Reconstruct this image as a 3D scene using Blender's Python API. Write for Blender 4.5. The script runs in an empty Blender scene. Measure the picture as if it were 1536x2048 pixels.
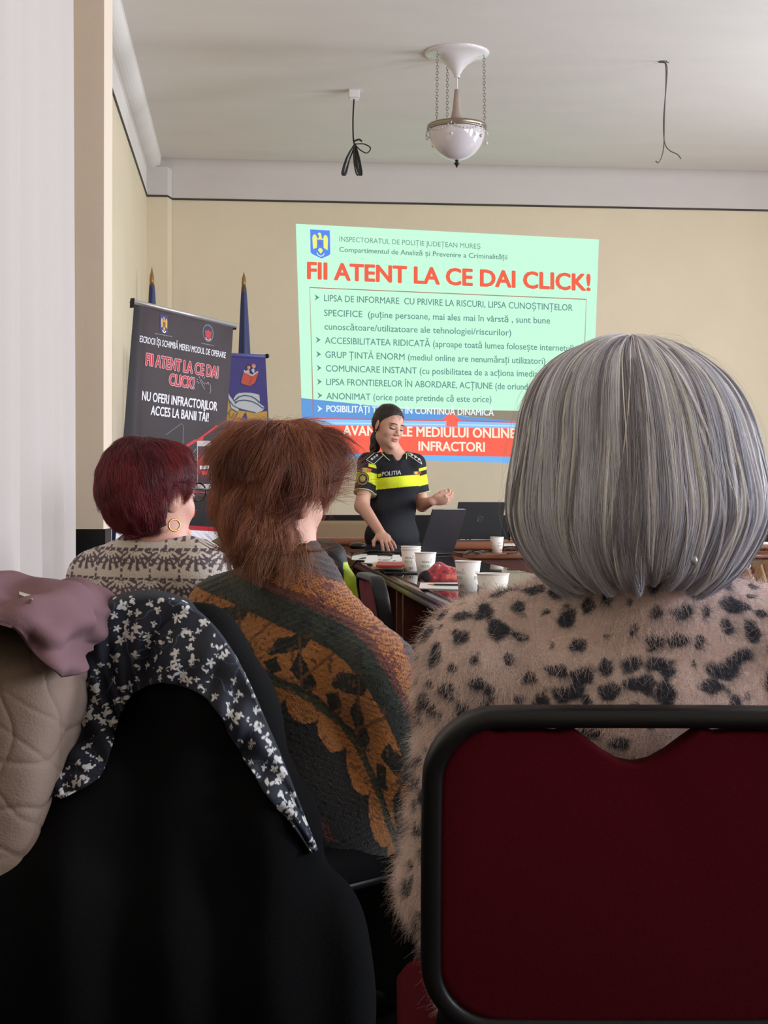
import bpy, math, random
import numpy as np
from mathutils import Vector, Matrix
from mathutils.bvhtree import BVHTree

SC = bpy.context.scene
COL = SC.collection
RNG = np.random.default_rng(7)
random.seed(7)

# ------------------------------------------------------------------ camera
CAM = np.array([0.0, 0.0, 1.02])
FPX = 3035.0
YAW, PITCH, ROLL = math.radians(5.0), math.radians(-0.06), math.radians(-0.1)
_f = np.array([math.sin(YAW) * math.cos(PITCH), math.cos(YAW) * math.cos(PITCH), math.sin(PITCH)])
_r = np.array([math.cos(YAW), -math.sin(YAW), 0.0])
_u = np.cross(_r, _f)
_r2 = _r * math.cos(ROLL) - _u * math.sin(ROLL)
_u2 = _u * math.cos(ROLL) + _r * math.sin(ROLL)
cam_data = bpy.data.cameras.new('camera')
cam = bpy.data.objects.new('camera', cam_data)
COL.objects.link(cam)
cam_data.sensor_fit = 'VERTICAL'
cam_data.sensor_height = 36.0
cam_data.lens = FPX / 2048 * 36.0
cam_data.clip_start = 0.05
cam.matrix_world = Matrix(((_r2[0], _u2[0], -_f[0], CAM[0]), (_r2[1], _u2[1], -_f[1], CAM[1]),
                           (_r2[2], _u2[2], -_f[2], CAM[2]), (0, 0, 0, 1)))
SC.camera = cam

# ------------------------------------------------------------------ world, daylight, exposure
SC.view_settings.view_transform = 'Standard'
SC.view_settings.look = 'None'
SC.view_settings.gamma = 1.0
SC.view_settings.use_curve_mapping = False
SC.view_settings.exposure = 0.0
SC.cycles.use_denoising = True
SC.cycles.max_bounces = 8
world = bpy.data.worlds.new('world')
SC.world = world
world.use_nodes = True
_bg = world.node_tree.nodes['Background']
_bg.inputs[0].default_value = (0.75, 0.86, 1.0, 1)
_bg.inputs[1].default_value = 1.0


def area(name, loc, rot, sx, sy, power, color):
    l = bpy.data.lights.new(name, 'AREA')
    l.shape = 'RECTANGLE'
    l.size, l.size_y, l.energy, l.color = sx, sy, power, color
    o = bpy.data.objects.new(name, l)
    o.location = loc
    o.rotation_euler = rot
    COL.objects.link(o)
    return o


RX = 5.6           # right wall with its windows
WIN_Y = ((-1.0, 0.4), (1.9, 3.3), (4.8, 6.2), (7.7, 9.1))
for _i, (_a, _b) in enumerate(WIN_Y):
    area('daylight', (RX + 0.06, (_a + _b) / 2, 1.85), (0, math.radians(90), 0), 1.7, _b - _a - 0.1,
         (162, 170, 170, 164)[_i], (0.83, 0.91, 1.0))

# ------------------------------------------------------------------ pixel -> world helpers (1536 x 2048 frame)


def ray(px, py):
    return (px - 768) / FPX * _r2 - (py - 1024) / FPX * _u2 + _f


def P(px, py, d):
    return CAM + d * ray(px, py)


def on_y(px, py, y):
    k = ray(px, py)
    return CAM + k * ((y - CAM[1]) / k[1])


def on_z(px, py, z):
    k = ray(px, py)
    return CAM + k * ((z - CAM[2]) / k[2])


def on_plane(px, py, o, n):
    k = ray(px, py)
    return CAM + k * (np.dot(np.asarray(o) - CAM, n) / np.dot(k, n))


def A(*v):
    return np.array(v, float)


def unit(v):
    v = np.asarray(v, float)
    return v / np.linalg.norm(v)


def lin(r, g=None, b=None):
    if g is None:
        r, g, b = r
    o = []
    for c in (r, g, b):
        c /= 255.0
        o.append(c / 12.92 if c <= 0.04045 else ((c + 0.055) / 1.055) ** 2.4)
    return tuple(o)


def lina(rgb):
    c = np.asarray(rgb, float) / 255.0
    return np.where(c <= 0.04045, c / 12.92, ((c + 0.055) / 1.055) ** 2.4)


# ------------------------------------------------------------------ materials
MATS = {}


def mat(name, rgb=None, rough=0.6, metal=0.0, spec=0.5, bump=0.0, bscale=60.0, var=0.0, vscale=6.0, col=False,
        emit=0.0, trans=0.0, sheen=0.0, coat=0.0, stretch=(1, 1, 1), alpha=1.0, transl=0.0):
    if name in MATS:
        return MATS[name]
    m = bpy.data.materials.new(name)
    m.use_nodes = True
    nt = m.node_tree
    b = nt.nodes['Principled BSDF']
    b.inputs['Roughness'].default_value = rough
    b.inputs['Metallic'].default_value = metal
    b.inputs['Specular IOR Level'].default_value = spec
    b.inputs['Transmission Weight'].default_value = trans
    b.inputs['Sheen Weight'].default_value = sheen
    b.inputs['Coat Weight'].default_value = coat
    b.inputs['Alpha'].default_value = alpha
    src = None
    if rgb is not None:
        b.inputs['Base Color'].default_value = (*lin(rgb), 1)
    if col:
        a = nt.nodes.new('ShaderNodeAttribute')
        a.attribute_name = 'col'
        src = a.outputs['Color']
    tc = None
    if var or bump:
        tc = nt.nodes.new('ShaderNodeTexCoord')
        mp = nt.nodes.new('ShaderNodeMapping')
        mp.inputs['Scale'].default_value = stretch
        nt.links.new(tc.outputs['Object'], mp.inputs[0])
    if var:
        n = nt.nodes.new('ShaderNodeTexNoise')
        n.inputs['Scale'].default_value = vscale
        n.inputs['Detail'].default_value = 5
        nt.links.new(mp.outputs[0], n.inputs['Vector'])
        r = nt.nodes.new('ShaderNodeMapRange')
        r.inputs[1].default_value, r.inputs[2].default_value = 0.3, 0.7
        r.inputs[3].default_value, r.inputs[4].default_value = 1 - var, 1 + var
        nt.links.new(n.outputs['Fac'], r.inputs[0])
        mx = nt.nodes.new('ShaderNodeVectorMath')
        mx.operation = 'SCALE'
        if src:
            nt.links.new(src, mx.inputs[0])
        else:
            mx.inputs[0].default_value = lin(rgb)
        nt.links.new(r.outputs[0], mx.inputs['Scale'])
        src = mx.outputs[0]
    if src:
        nt.links.new(src, b.inputs['Base Color'])
    if bump:
        n2 = nt.nodes.new('ShaderNodeTexNoise')
        n2.inputs['Scale'].default_value = bscale
        n2.inputs['Detail'].default_value = 4
        nt.links.new(mp.outputs[0], n2.inputs['Vector'])
        bp = nt.nodes.new('ShaderNodeBump')
        bp.inputs['Strength'].default_value = bump
        bp.inputs['Distance'].default_value = 0.01
        nt.links.new(n2.outputs['Fac'], bp.inputs['Height'])
        nt.links.new(bp.outputs[0], b.inputs['Normal'])
    if emit:
        b.inputs['Emission Strength'].default_value = emit
        if src:
            nt.links.new(src, b.inputs['Emission Color'])
        else:
            b.inputs['Emission Color'].default_value = (*lin(rgb), 1)
    MATS[name] = m
    return m


# ------------------------------------------------------------------ object helpers
ORG = {}


def tag(o, label, cat, group=None):
    o['label'] = label
    o['category'] = cat
    if group:
        o['group'] = group
    return o


def thing(name, label, cat, loc=(0, 0, 0), rotz=0.0, group=None, local=False):
    """An Empty at the thing's base that parents its parts; local: parts come in the thing's own coordinates."""
    o = bpy.data.objects.new(name, None)
    COL.objects.link(o)
    o.empty_display_size = 0.1
    o.location = tuple(loc)
    o.rotation_euler = (0, 0, rotz)
    ORG[o] = A(0, 0, 0) if local else A(*loc)
    return tag(o, label, cat, group)


def mk(name, V, F, m=None, parent=None, smooth=True, col=None, org=None, mats=None, midx=None):
    V = np.asarray(V, float).reshape(-1, 3)
    if org is None:
        org = ORG.get(parent) if parent is not None else None
    if org is not None:
        V = V - org
    me = bpy.data.meshes.new(name)
    if isinstance(F, np.ndarray) and F.ndim == 2:
        k = F.shape[1]
        me.vertices.add(len(V))
        me.vertices.foreach_set('co', V.astype(np.float32).ravel())
        me.loops.add(F.size)
        me.loops.foreach_set('vertex_index', F.astype(np.int32).ravel())
        me.polygons.add(len(F))
        me.polygons.foreach_set('loop_start', np.arange(0, F.size, k, dtype=np.int32))
        me.update(calc_edges=True)
        me.validate()
    else:
        me.from_pydata([tuple(v) for v in V], [], [tuple(int(i) for i in f) for f in F])
        me.update()
    if len(me.polygons):
        me.polygons.foreach_set('use_smooth', np.full(len(me.polygons), bool(smooth)))
    if col is not None:
        at = me.color_attributes.new('col', 'FLOAT_COLOR', 'POINT')
        c = np.ones((len(V), 4), np.float32)
        c[:, :3] = col
        at.data.foreach_set('color', c.ravel())
    if mats:
        for x in mats:
            me.materials.append(x)
        if midx is not None:
            me.polygons.foreach_set('material_index', np.asarray(midx, np.int32))
    elif m is not None:
        me.materials.append(m)
    o = bpy.data.objects.new(name, me)
    COL.objects.link(o)
    if parent is not None:
        o.parent = parent
        ORG[o] = ORG.get(parent, A(0, 0, 0))
    return o


def structure(name, V, F, m, smooth=False, col=None):
    o = mk(name, V, F, m, None, smooth, col)
    o['kind'] = 'structure'
    return o


class MB:
    """Collects simple solids into one mesh."""

    def __init__(s):
        s.V, s.F, s.C, s.n = [], [], [], 0

    def add(s, V, F, c=None):
        V = np.asarray(V, float).reshape(-1, 3)
        s.V.append(V)
        s.F += [tuple(int(i) + s.n for i in f) for f in F]
        if c is not None:
            s.C.append(np.tile(np.asarray(c, float), (len(V), 1)) if np.ndim(c) == 1 else np.asarray(c, float))
        s.n += len(V)
        return s

    def frame_box(s, c, ex, ey, ez, c_=None):
        """box centred at c with half vectors ex, ey, ez"""
        c, ex, ey, ez = (np.asarray(q, float) for q in (c, ex, ey, ez))
        V = [c + i * ex + j * ey + k * ez for i in (-1, 1) for j in (-1, 1) for k in (-1, 1)]
        F = [(0, 1, 3, 2), (4, 6, 7, 5), (0, 4, 5, 1), (2, 3, 7, 6), (0, 2, 6, 4), (1, 5, 7, 3)]
        if np.dot(np.cross(ex, ey), ez) < 0:
            F = [f[::-1] for f in F]
        return s.add(V, F, c_)

    def box(s, x0, x1, y0, y1, z0, z1, c=None):
        return s.frame_box(((x0 + x1) / 2, (y0 + y1) / 2, (z0 + z1) / 2), ((x1 - x0) / 2, 0, 0), (0, (y1 - y0) / 2, 0),
                           (0, 0, (z1 - z0) / 2), c)

    def tube(s, pts, r, n=8, c=None, closed=False, caps=True, flat=1.0, up=None):
        pts = np.asarray(pts, float)
        m = len(pts)
        rr = np.full(m, r) if np.ndim(r) == 0 else np.asarray(r, float)
        T = np.zeros_like(pts)
        if closed:
            T = np.roll(pts, -1, 0) - np.roll(pts, 1, 0)
        else:
            T[1:-1] = pts[2:] - pts[:-2]
            T[0], T[-1] = pts[1] - pts[0], pts[-1] - pts[-2]
        T /= np.maximum(np.linalg.norm(T, axis=1, keepdims=True), 1e-9)
        u = np.cross(T[0], (0, 0, 1) if abs(T[0][2]) < 0.9 else (1, 0, 0)) if up is None else np.asarray(up, float)
        V = []
        for i in range(m):
            u = u - T[i] * np.dot(u, T[i])
            u = u / max(np.linalg.norm(u), 1e-9)
            w = np.cross(T[i], u)
            for k in range(n):
                a = 2 * math.pi * k / n
                V.append(pts[i] + rr[i] * (math.cos(a) * u + flat * math.sin(a) * w))
        F = []
        for i in range(m if closed else m - 1):
            j = (i + 1) % m
            for k in range(n):
                q = (k + 1) % n
                F.append((i * n + k, i * n + q, j * n + q, j * n + k))
        if caps and not closed:
            F.append(tuple(range(n))[::-1])
            F.append(tuple((m - 1) * n + k for k in range(n)))
        return s.add(V, F, c)

    def lathe(s, prof, c=(0, 0, 0), n=24, ax=None, col=None, a0=0, a1=2 * math.pi):
        """prof: list of (r, z) from the bottom up, around z through c"""
        c = np.asarray(c, float)
        full = abs(a1 - a0 - 2 * math.pi) < 1e-6
        cols = n if full else n + 1
        V, F = [], []
        for r, z in prof:
            for k in range(cols):
                a = a0 + (a1 - a0) * k / n
                p = A(r * math.cos(a), r * math.sin(a), z)
                if ax is not None:
                    p = p[0] * ax[0] + p[1] * ax[1] + p[2] * ax[2]
                V.append(c + p)
        for i in range(len(prof) - 1):
            for k in range(n):
                q = (k + 1) % cols
                F.append((i * cols + k, i * cols + q, (i + 1) * cols + q, (i + 1) * cols + k))
        return s.add(V, F, col)

    def ball(s, c, r, n=12, col=None, sc=(1, 1, 1)):
        prof = [(max(1e-5, r * math.sin(math.pi * i / n)), -r * math.cos(math.pi * i / n)) for i in range(n + 1)]
        V, F = [], []
        for rr, z in prof:
            for k in range(n * 2):
                a = math.pi * k / n
                V.append(A(*c) + A(rr * math.cos(a) * sc[0], rr * math.sin(a) * sc[1], z * sc[2]))
        for i in range(n):
            for k in range(n * 2):
                q = (k + 1) % (2 * n)
                F.append((i * 2 * n + k, i * 2 * n + q, (i + 1) * 2 * n + q, (i + 1) * 2 * n + k))
        return s.add(V, F, col)

    def poly(s, pts, c=None):
        return s.add(pts, [tuple(range(len(pts)))], c)

    def build(s, name, m=None, parent=None, smooth=False, bevel=0.0, seg=2, **kw):
        V = np.concatenate(s.V)
        o = mk(name, V, s.F, m, parent, smooth, np.concatenate(s.C) if s.C else None, **kw)
        if bevel:
            b = o.modifiers.new('bevel', 'BEVEL')
            b.width, b.segments, b.limit_method = bevel, seg, 'ANGLE'
            o.data.polygons.foreach_set('use_smooth', np.ones(len(o.data.polygons), bool))
            n = o.modifiers.new('weighted', 'WEIGHTED_NORMAL')
            n.keep_sharp = True
        return o


def catmull(pts, n):
    """n points along a smooth curve through pts (any dimension)."""
    p = np.asarray(pts, float)
    m = len(p)
    q = np.vstack([2 * p[0] - p[1], p, 2 * p[-1] - p[-2]])
    t = np.linspace(0, m - 1, n)
    i = np.minimum(t.astype(int), m - 2)
    f = (t - i)[:, None]
    a, b, c, d = q[i], q[i + 1], q[i + 2], q[i + 3]
    return 0.5 * (2 * b + (c - a) * f + (2 * a - 5 * b + 4 * c - d) * f ** 2 + (3 * b - a - 3 * c + d) * f ** 3)


def gridfaces(nr, nc, closed=False):
    i = np.arange(nr - 1)[:, None]
    j = np.arange(nc if closed else nc - 1)[None, :]
    k = (j + 1) % nc
    return np.stack([i * nc + j, i * nc + k, (i + 1) * nc + k, (i + 1) * nc + j], -1).reshape(-1, 4)


def loft(rows, nr, nc):
    """rows: list of lists of 3-D points; a smooth nr x nc grid through them"""
    g = np.stack([catmull(r, nc) for r in rows])
    h = np.stack([catmull(g[:, j], nr) for j in range(nc)], 1)
    return h


def dup(root, loc, rotz=None, label=None, group=None, scale=None):
    r = root.copy()
    COL.objects.link(r)
    r.location = tuple(loc)
    if rotz is not None:
        r.rotation_euler = (0, 0, rotz)
    if scale:
        r.scale = scale
    if label:
        r['label'] = label
    if group:
        r['group'] = group
    for ch in list(root.children):
        c = ch.copy()
        COL.objects.link(c)
        c.parent = r
        for g in list(ch.children):
            d = g.copy()
            COL.objects.link(d)
            d.parent = c
    return r


# ------------------------------------------------------------------ value noise
_NT = RNG.random((64, 64, 64)).astype(np.float32)


def noise3(p, s=1.0):
    p = np.asarray(p, float) * s
    i = np.floor(p).astype(int)
    f = p - i
    f = f * f * (3 - 2 * f)
    i &= 63
    j = (i + 1) & 63
    out = 0
    for a in (0, 1):
        for b in (0, 1):
            for c in (0, 1):
                w = (f[:, 0] if a else 1 - f[:, 0]) * (f[:, 1] if b else 1 - f[:, 1]) * (f[:, 2] if c else 1 - f[:, 2])
                out = out + w * _NT[(j if a else i)[:, 0], (j if b else i)[:, 1], (j if c else i)[:, 2]]
    return out * 2 - 1


def fbm(p, s, o=3):
    return sum(noise3(np.asarray(p) + 17.3 * k, s * 2 ** k) / 2 ** k for k in range(o))


# ------------------------------------------------------------------ signed distance bodies -> one continuous surface


class Sdf:
    def __init__(s):
        s.p = []
        s.cuts = []

    def cone(s, a, b, ra, rb, k=0.02, sub=False):
        a, b = np.asarray(a, float), np.asarray(b, float)
        r = max(ra, rb)
        s.p.append((np.minimum(a, b) - r, np.maximum(a, b) + r, ('c', a, b, ra, rb), k, sub))
        return s

    def chain(s, pts, rs, k=0.02):
        for i in range(len(pts) - 1):
            s.cone(pts[i], pts[i + 1], rs[i], rs[i + 1], k)
        return s

    def ell(s, c, r, R=None, k=0.02, sub=False):
        c, r = np.asarray(c, float), np.asarray(r, float)
        R = np.eye(3) if R is None else np.asarray(R, float)   # columns: the axes
        h = np.sqrt(((R * r) ** 2).sum(1))
        s.p.append((c - h, c + h, ('e', c, r, R), k, sub))
        return s

    def plane(s, o, n):
        """cut away the side n points to"""
        s.cuts.append((np.asarray(o, float), unit(n)))
        return s

    @staticmethod
    def dist(q, X):
        if q[0] == 'c':
            _, a, b, ra, rb = q
            ab = b - a
            L2 = max(float(ab @ ab), 1e-12)
            t = np.clip(((X - a) @ ab) / L2, 0, 1)
            d = X - a - t[..., None] * ab
            return np.sqrt((d * d).sum(-1)) - (ra + (rb - ra) * t)
        _, c, r, R = q
        Y = (X - c) @ R
        k0 = np.sqrt(((Y / r) ** 2).sum(-1))
        k1 = np.sqrt(((Y / r ** 2) ** 2).sum(-1)) + 1e-9
        return k0 * (k0 - 1) / k1

    def mesh(s, h, extra=None, pad=0.0):
        lo = np.min([p[0] for p in s.p if not p[4]], 0) - 4 * h - pad
        hi = np.max([p[1] for p in s.p if not p[4]], 0) + 4 * h + pad
        n = np.ceil((hi - lo) / h).astype(int) + 1
        D = np.full(n, 0.5, np.float32)
        ax = [lo[i] + h * np.arange(n[i]) for i in range(3)]
        for a, b, q, k, sub in s.p:
            m = k + 3 * h + pad
            i0 = np.maximum(np.floor((a - m - lo) / h).astype(int), 0)
            i1 = np.minimum(np.ceil((b + m - lo) / h).astype(int) + 1, n)
            if (i1 <= i0).any():
                continue
            X = np.stack(np.meshgrid(*[ax[i][i0[i]:i1[i]] for i in range(3)], indexing='ij'), -1)
            d = s.dist(q, X).astype(np.float32)
            sl = tuple(slice(i0[i], i1[i]) for i in range(3))
            o = D[sl]
            if sub:
                d = -d
                hh = np.maximum(k - np.abs(o - d), 0) / k
                D[sl] = np.maximum(o, d) + hh * hh * k * 0.25
            else:
                hh = np.maximum(k - np.abs(o - d), 0) / k
                D[sl] = np.minimum(o, d) - hh * hh * k * 0.25
        for o, nn in s.cuts:
            d = (ax[0][:, None, None] - o[0]) * nn[0] + (ax[1][None, :, None] - o[1]) * nn[1] + (ax[2][None, None, :] - o[2]) * nn[2]
            D = np.maximum(D, d.astype(np.float32))
        if extra is not None:
            X = np.stack(np.meshgrid(*ax, indexing='ij'), -1)
            near = np.abs(D) < 0.06 + pad
            D[near] = extra(X[near], D[near])
        return nets(D, lo, h)


def nets(D, lo, h):
    S = D < 0
    nx, ny, nz = D.shape
    cnt = np.zeros((nx - 1, ny - 1, nz - 1), np.int8)
    for a in (0, 1):
        for b in (0, 1):
            for c in (0, 1):
                cnt += S[a:nx - 1 + a, b:ny - 1 + b, c:nz - 1 + c]
    mixed = (cnt > 0) & (cnt < 8)
    cells = np.argwhere(mixed)
    idx = np.full(mixed.shape, -1, np.int64)
    idx[mixed] = np.arange(len(cells))
    acc = np.zeros((len(cells), 3))
    num = np.zeros(len(cells))
    cor = [(a, b, c) for a in (0, 1) for b in (0, 1) for c in (0, 1)]
    for o0 in cor:
        for ax in range(3):
            if o0[ax]:
                continue
            o1 = list(o0)
            o1[ax] = 1
            d0 = D[cells[:, 0] + o0[0], cells[:, 1] + o0[1], cells[:, 2] + o0[2]]
            d1 = D[cells[:, 0] + o1[0], cells[:, 1] + o1[1], cells[:, 2] + o1[2]]
            m = (d0 < 0) != (d1 < 0)
            t = np.where(m, d0 / np.where(m, d0 - d1, 1), 0)
            p = np.tile(np.array(o0, float), (len(cells), 1))
            p[:, ax] += t
            acc[m] += p[m]
            num[m] += 1
    V = lo + h * (cells + acc / num[:, None])
    FF = []
    for ax in range(3):
        b, c = (ax + 1) % 3, (ax + 2) % 3
        sl0 = [slice(None)] * 3
        sl1 = [slice(None)] * 3
        sl0[ax] = slice(0, -1)
        sl1[ax] = slice(1, None)
        E = S[tuple(sl0)] != S[tuple(sl1)]
        e = np.argwhere(E)
        e = e[(e[:, b] > 0) & (e[:, c] > 0) & (e[:, b] < D.shape[b] - 1) & (e[:, c] < D.shape[c] - 1)]
        inside0 = S[e[:, 0], e[:, 1], e[:, 2]]
        q = []
        for db, dc in ((-1, -1), (0, -1), (0, 0), (-1, 0)):
            f = e.copy()
            f[:, b] += db
            f[:, c] += dc
            q.append(idx[f[:, 0], f[:, 1], f[:, 2]])
        q = np.stack(q, 1)
        q[~inside0] = q[~inside0][:, ::-1]
        FF.append(q)
    F = np.concatenate(FF)
    F = F[(F >= 0).all(1)]
    return V, F


def relax(V, F, it=2, w=0.5):
    """Laplacian smoothing on quads"""
    e = np.concatenate([F[:, [0, 1]], F[:, [1, 2]], F[:, [2, 3]], F[:, [3, 0]]])
    for _ in range(it):
        acc = np.zeros_like(V)
        n = np.zeros(len(V))
        np.add.at(acc, e[:, 0], V[e[:, 1]])
        np.add.at(acc, e[:, 1], V[e[:, 0]])
        np.add.at(n, e[:, 0], 1)
        np.add.at(n, e[:, 1], 1)
        V = V + w * (acc / np.maximum(n, 1)[:, None] - V)
    return V


def refine(V, F):
    """split every quad in four (straight), for finer colour"""
    e = np.concatenate([F[:, [0, 1]], F[:, [1, 2]], F[:, [2, 3]], F[:, [3, 0]]])
    e.sort(1)
    key = e[:, 0] * len(V) + e[:, 1]
    u, inv = np.unique(key, return_inverse=True)
    mid = (V[u // len(V)] + V[u % len(V)]) / 2
    cen = V[F].mean(1)
    n, m, k = len(V), len(mid), len(F)
    a, b, c, d = (inv[i * k:(i + 1) * k] + n for i in range(4))
    o = np.arange(k) + n + m
    F2 = np.concatenate([np.stack([F[:, 0], a, o, d], 1), np.stack([a, F[:, 1], b, o], 1),
                         np.stack([o, b, F[:, 2], c], 1), np.stack([d, o, c, F[:, 3]], 1)])
    return np.concatenate([V, mid, cen]), F2


def vnormals(V, F):
    n = np.cross(V[F[:, 2]] - V[F[:, 0]], V[F[:, 3]] - V[F[:, 1]])
    N = np.zeros_like(V)
    for k in range(4):
        np.add.at(N, F[:, k], n)
    return N / np.maximum(np.linalg.norm(N, axis=1, keepdims=True), 1e-12)


def strands(name, Pn, rad, m, parent, col=None, tip=0.3):
    """Pn: (N, S, 3) hair strands as one curves object"""
    N, S, _ = Pn.shape
    org = ORG.get(parent, A(0, 0, 0))
    cu = bpy.data.hair_curves.new(name)
    cu.add_curves([S] * N)
    cu.position_data.foreach_set('vector', (Pn - org).astype(np.float32).ravel())
    r = np.ones((N, 1)) * np.reshape(np.broadcast_to(rad, (N,)), (N, 1)) * np.linspace(1, tip, S)[None, :]
    ra = cu.attributes.get('radius') or cu.attributes.new('radius', 'FLOAT', 'POINT')
    ra.data.foreach_set('value', r.astype(np.float32).ravel())
    if col is not None:
        ca = cu.attributes.new('col', 'FLOAT_COLOR', 'CURVE')
        c = np.ones((N, 4), np.float32)
        c[:, :3] = col
        ca.data.foreach_set('color', c.ravel())
    cu.materials.append(m)
    o = bpy.data.objects.new(name, cu)
    COL.objects.link(o)
    o.parent = parent
    ORG[o] = org
    return o


# ------------------------------------------------------------------ lettering


def glyphs(text, bold=0.0, extr=0.0, spacing=1.0):
    cu = bpy.data.curves.new('lettering', 'FONT')
    cu.body = text
    cu.offset = bold
    cu.resolution_u = 3
    cu.space_character = spacing
    o = bpy.data.objects.new('lettering', cu)
    me = bpy.data.meshes.new_from_object(o)
    V = np.zeros(len(me.vertices) * 3)
    me.vertices.foreach_get('co', V)
    F = [tuple(p.vertices) for p in me.polygons]
    bpy.data.objects.remove(o)
    bpy.data.curves.remove(cu)
    bpy.data.meshes.remove(me)
    return V.reshape(-1, 3), F


CAPH = None


def text_uv(text, bold=0.0, spacing=1.0):
    """glyph verts scaled so the cap height is 1 and x runs 0..1 over the text's width"""
    global CAPH
    if CAPH is None:
        v, _ = glyphs('H')
        CAPH = v[:, 1].max()
    V, F = glyphs(text, bold, spacing=spacing)
    x0, x1 = V[:, 0].min(), V[:, 0].max()
    return np.stack([(V[:, 0] - x0) / (x1 - x0), V[:, 1] / CAPH], 1), F


def place_text(mb, text, L, R, up, off, col=None, bold=0.0, spacing=1.0):
    """text with its baseline running from L to R; up = vector of one cap height; off = offset vector"""
    uv, F = text_uv(text, bold, spacing)
    L, R, up, off = (np.asarray(q, float) for q in (L, R, up, off))
    V = L + uv[:, :1] * (R - L) + uv[:, 1:2] * up + off
    mb.add(V, F, col)
# ================================================================== the room
D = 11.5
XL = on_y(293, 388, D - 0.1)[0]          # left wall
ZR = on_y(700, 405, D)[2]                # picture rail
ZC = on_y(800, 347, D)[2] + 0.06         # ceiling
YR = -2.6
m_wall = mat('cream_wall', (219, 202, 174), 0.75, var=0.03, vscale=2.0, bump=0.05, bscale=90)
m_white = mat('ceiling_white', (222, 214, 208), 0.8, var=0.025, vscale=1.6, bump=0.06, bscale=50, stretch=(1, 2.5, 1))
m_cove = mat('cove_white', (204, 194, 188), 0.8, var=0.02, vscale=3)
m_rail = mat('rail_dark', (62, 58, 48), 0.6)
m_pier = mat('pier_paint', (220, 200, 180), 0.7, var=0.02, vscale=3, bump=0.04, bscale=90)
m_black = mat('dado_black', (17, 17, 18), 0.35, spec=0.3)
m_carpet = mat('carpet_red', (50, 6, 14), 0.95, var=0.35, vscale=160, bump=0.5, bscale=240)
m_rear = mat('rear_wall', (214, 198, 168), 0.8, var=0.05)

structure('floor', *[(lambda b: (np.concatenate(b.V), b.F))(MB().box(XL - 0.3, RX + 0.3, YR - 0.2, D + 0.3, -0.1, 0))][0], m_carpet)


def st(name, mb, m, smooth=False):
    return structure(name, np.concatenate(mb.V), mb.F, m, smooth)


st('ceiling', MB().box(XL - 0.3, RX + 0.3, YR - 0.2, D + 0.3, ZC, ZC + 0.1), m_white)
st('wall_back', MB().box(XL - 0.3, RX + 0.3, D, D + 0.2, 0, ZR), m_wall)
st('wall_left', MB().box(XL - 0.2, XL, YR, D, 0, ZR), m_wall)
st('wall_rear', MB().box(XL - 0.3, RX + 0.3, YR - 0.2, YR, 0, ZC), m_rear)
# right wall: piers between three windows
b = MB()
zs0, zs1 = 0.95, 2.75
ys = [YR] + [v for w in WIN_Y for v in w] + [D]
for i in range(0, len(ys), 2):
    b.box(RX, RX + 0.25, ys[i], ys[i + 1], 0, ZC)
for w in WIN_Y:
    b.box(RX, RX + 0.25, w[0], w[1], 0, zs0)
    b.box(RX, RX + 0.25, w[0], w[1], zs1, ZC)
st('wall_right', b, m_wall)
m_frame = mat('window_white', (225, 222, 215), 0.4)
m_glass = mat('window_glass', (255, 255, 255), 0.02, trans=1.0, alpha=0.15)
for i, w in enumerate(WIN_Y):
    b = MB()
    for y in (w[0] + 0.03, (w[0] + w[1]) / 2, w[1] - 0.03):
        b.box(RX + 0.1, RX + 0.17, y - 0.03, y + 0.03, zs0, zs1)
    for z in (zs0 + 0.03, 2.2, zs1 - 0.03):
        b.box(RX + 0.1, RX + 0.17, w[0], w[1], z - 0.03, z + 0.03)
    fr = st('window_%d' % (i + 1), b, m_frame)
    mk('pane', *(lambda q: (np.concatenate(q.V), q.F))(MB().box(RX + 0.13, RX + 0.136, w[0], w[1], zs0, zs1)), m_glass, fr, False)

# upper wall, cove and rail -----------------------------------------------------------


def sweep_y(prof, x0, y0, y1, sgn=1):
    """profile of (offset from wall, z) swept along y"""
    V, F = [], []
    for y in (y0, y1):
        V += [(x0 + sgn * p[0], y, p[1]) for p in prof]
    n = len(prof)
    for k in range(n - 1):
        F.append((k, k + 1, n + k + 1, n + k))
    return V, F


def sweep_x(prof, yw, x0, x1):
    V, F = [], []
    for x in (x0, x1):
        V += [(x, yw - p[0], p[1]) for p in prof]
    n = len(prof)
    for k in range(n - 1):
        F.append((k, n + k, n + k + 1, k + 1))
    return V, F


arc = lambda r, z, n=8: [(r - r * math.cos(a), z - r + r * math.sin(a)) for a in np.linspace(0, math.pi / 2, n)]
# back wall above the rail, rolling into the ceiling
structure('trim_1', *sweep_x([(0.0, ZR)] + arc(0.10, ZC), D, XL, RX), m_cove, True)
# left wall above the rail: low ledge, hollow band, projecting cove
structure('trim_2', *sweep_y([(0.0, ZR), (0.006, ZR + 0.015), (0.006, ZR + 0.05), (0.0, ZR + 0.052), (0.0, ZC - 0.09), (0.012, ZC - 0.085)] +
                             [(0.012 + 0.09 * math.sin(a), ZC - 0.085 * math.cos(a)) for a in np.linspace(0.15, 1.5, 7)] + [(0.11, ZC)],
                             XL, YR, D), m_white, False)
structure('trim_3', *sweep_y([(0.0, ZR), (0.0, ZC)], RX, YR, D, -1), m_white, False)
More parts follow.
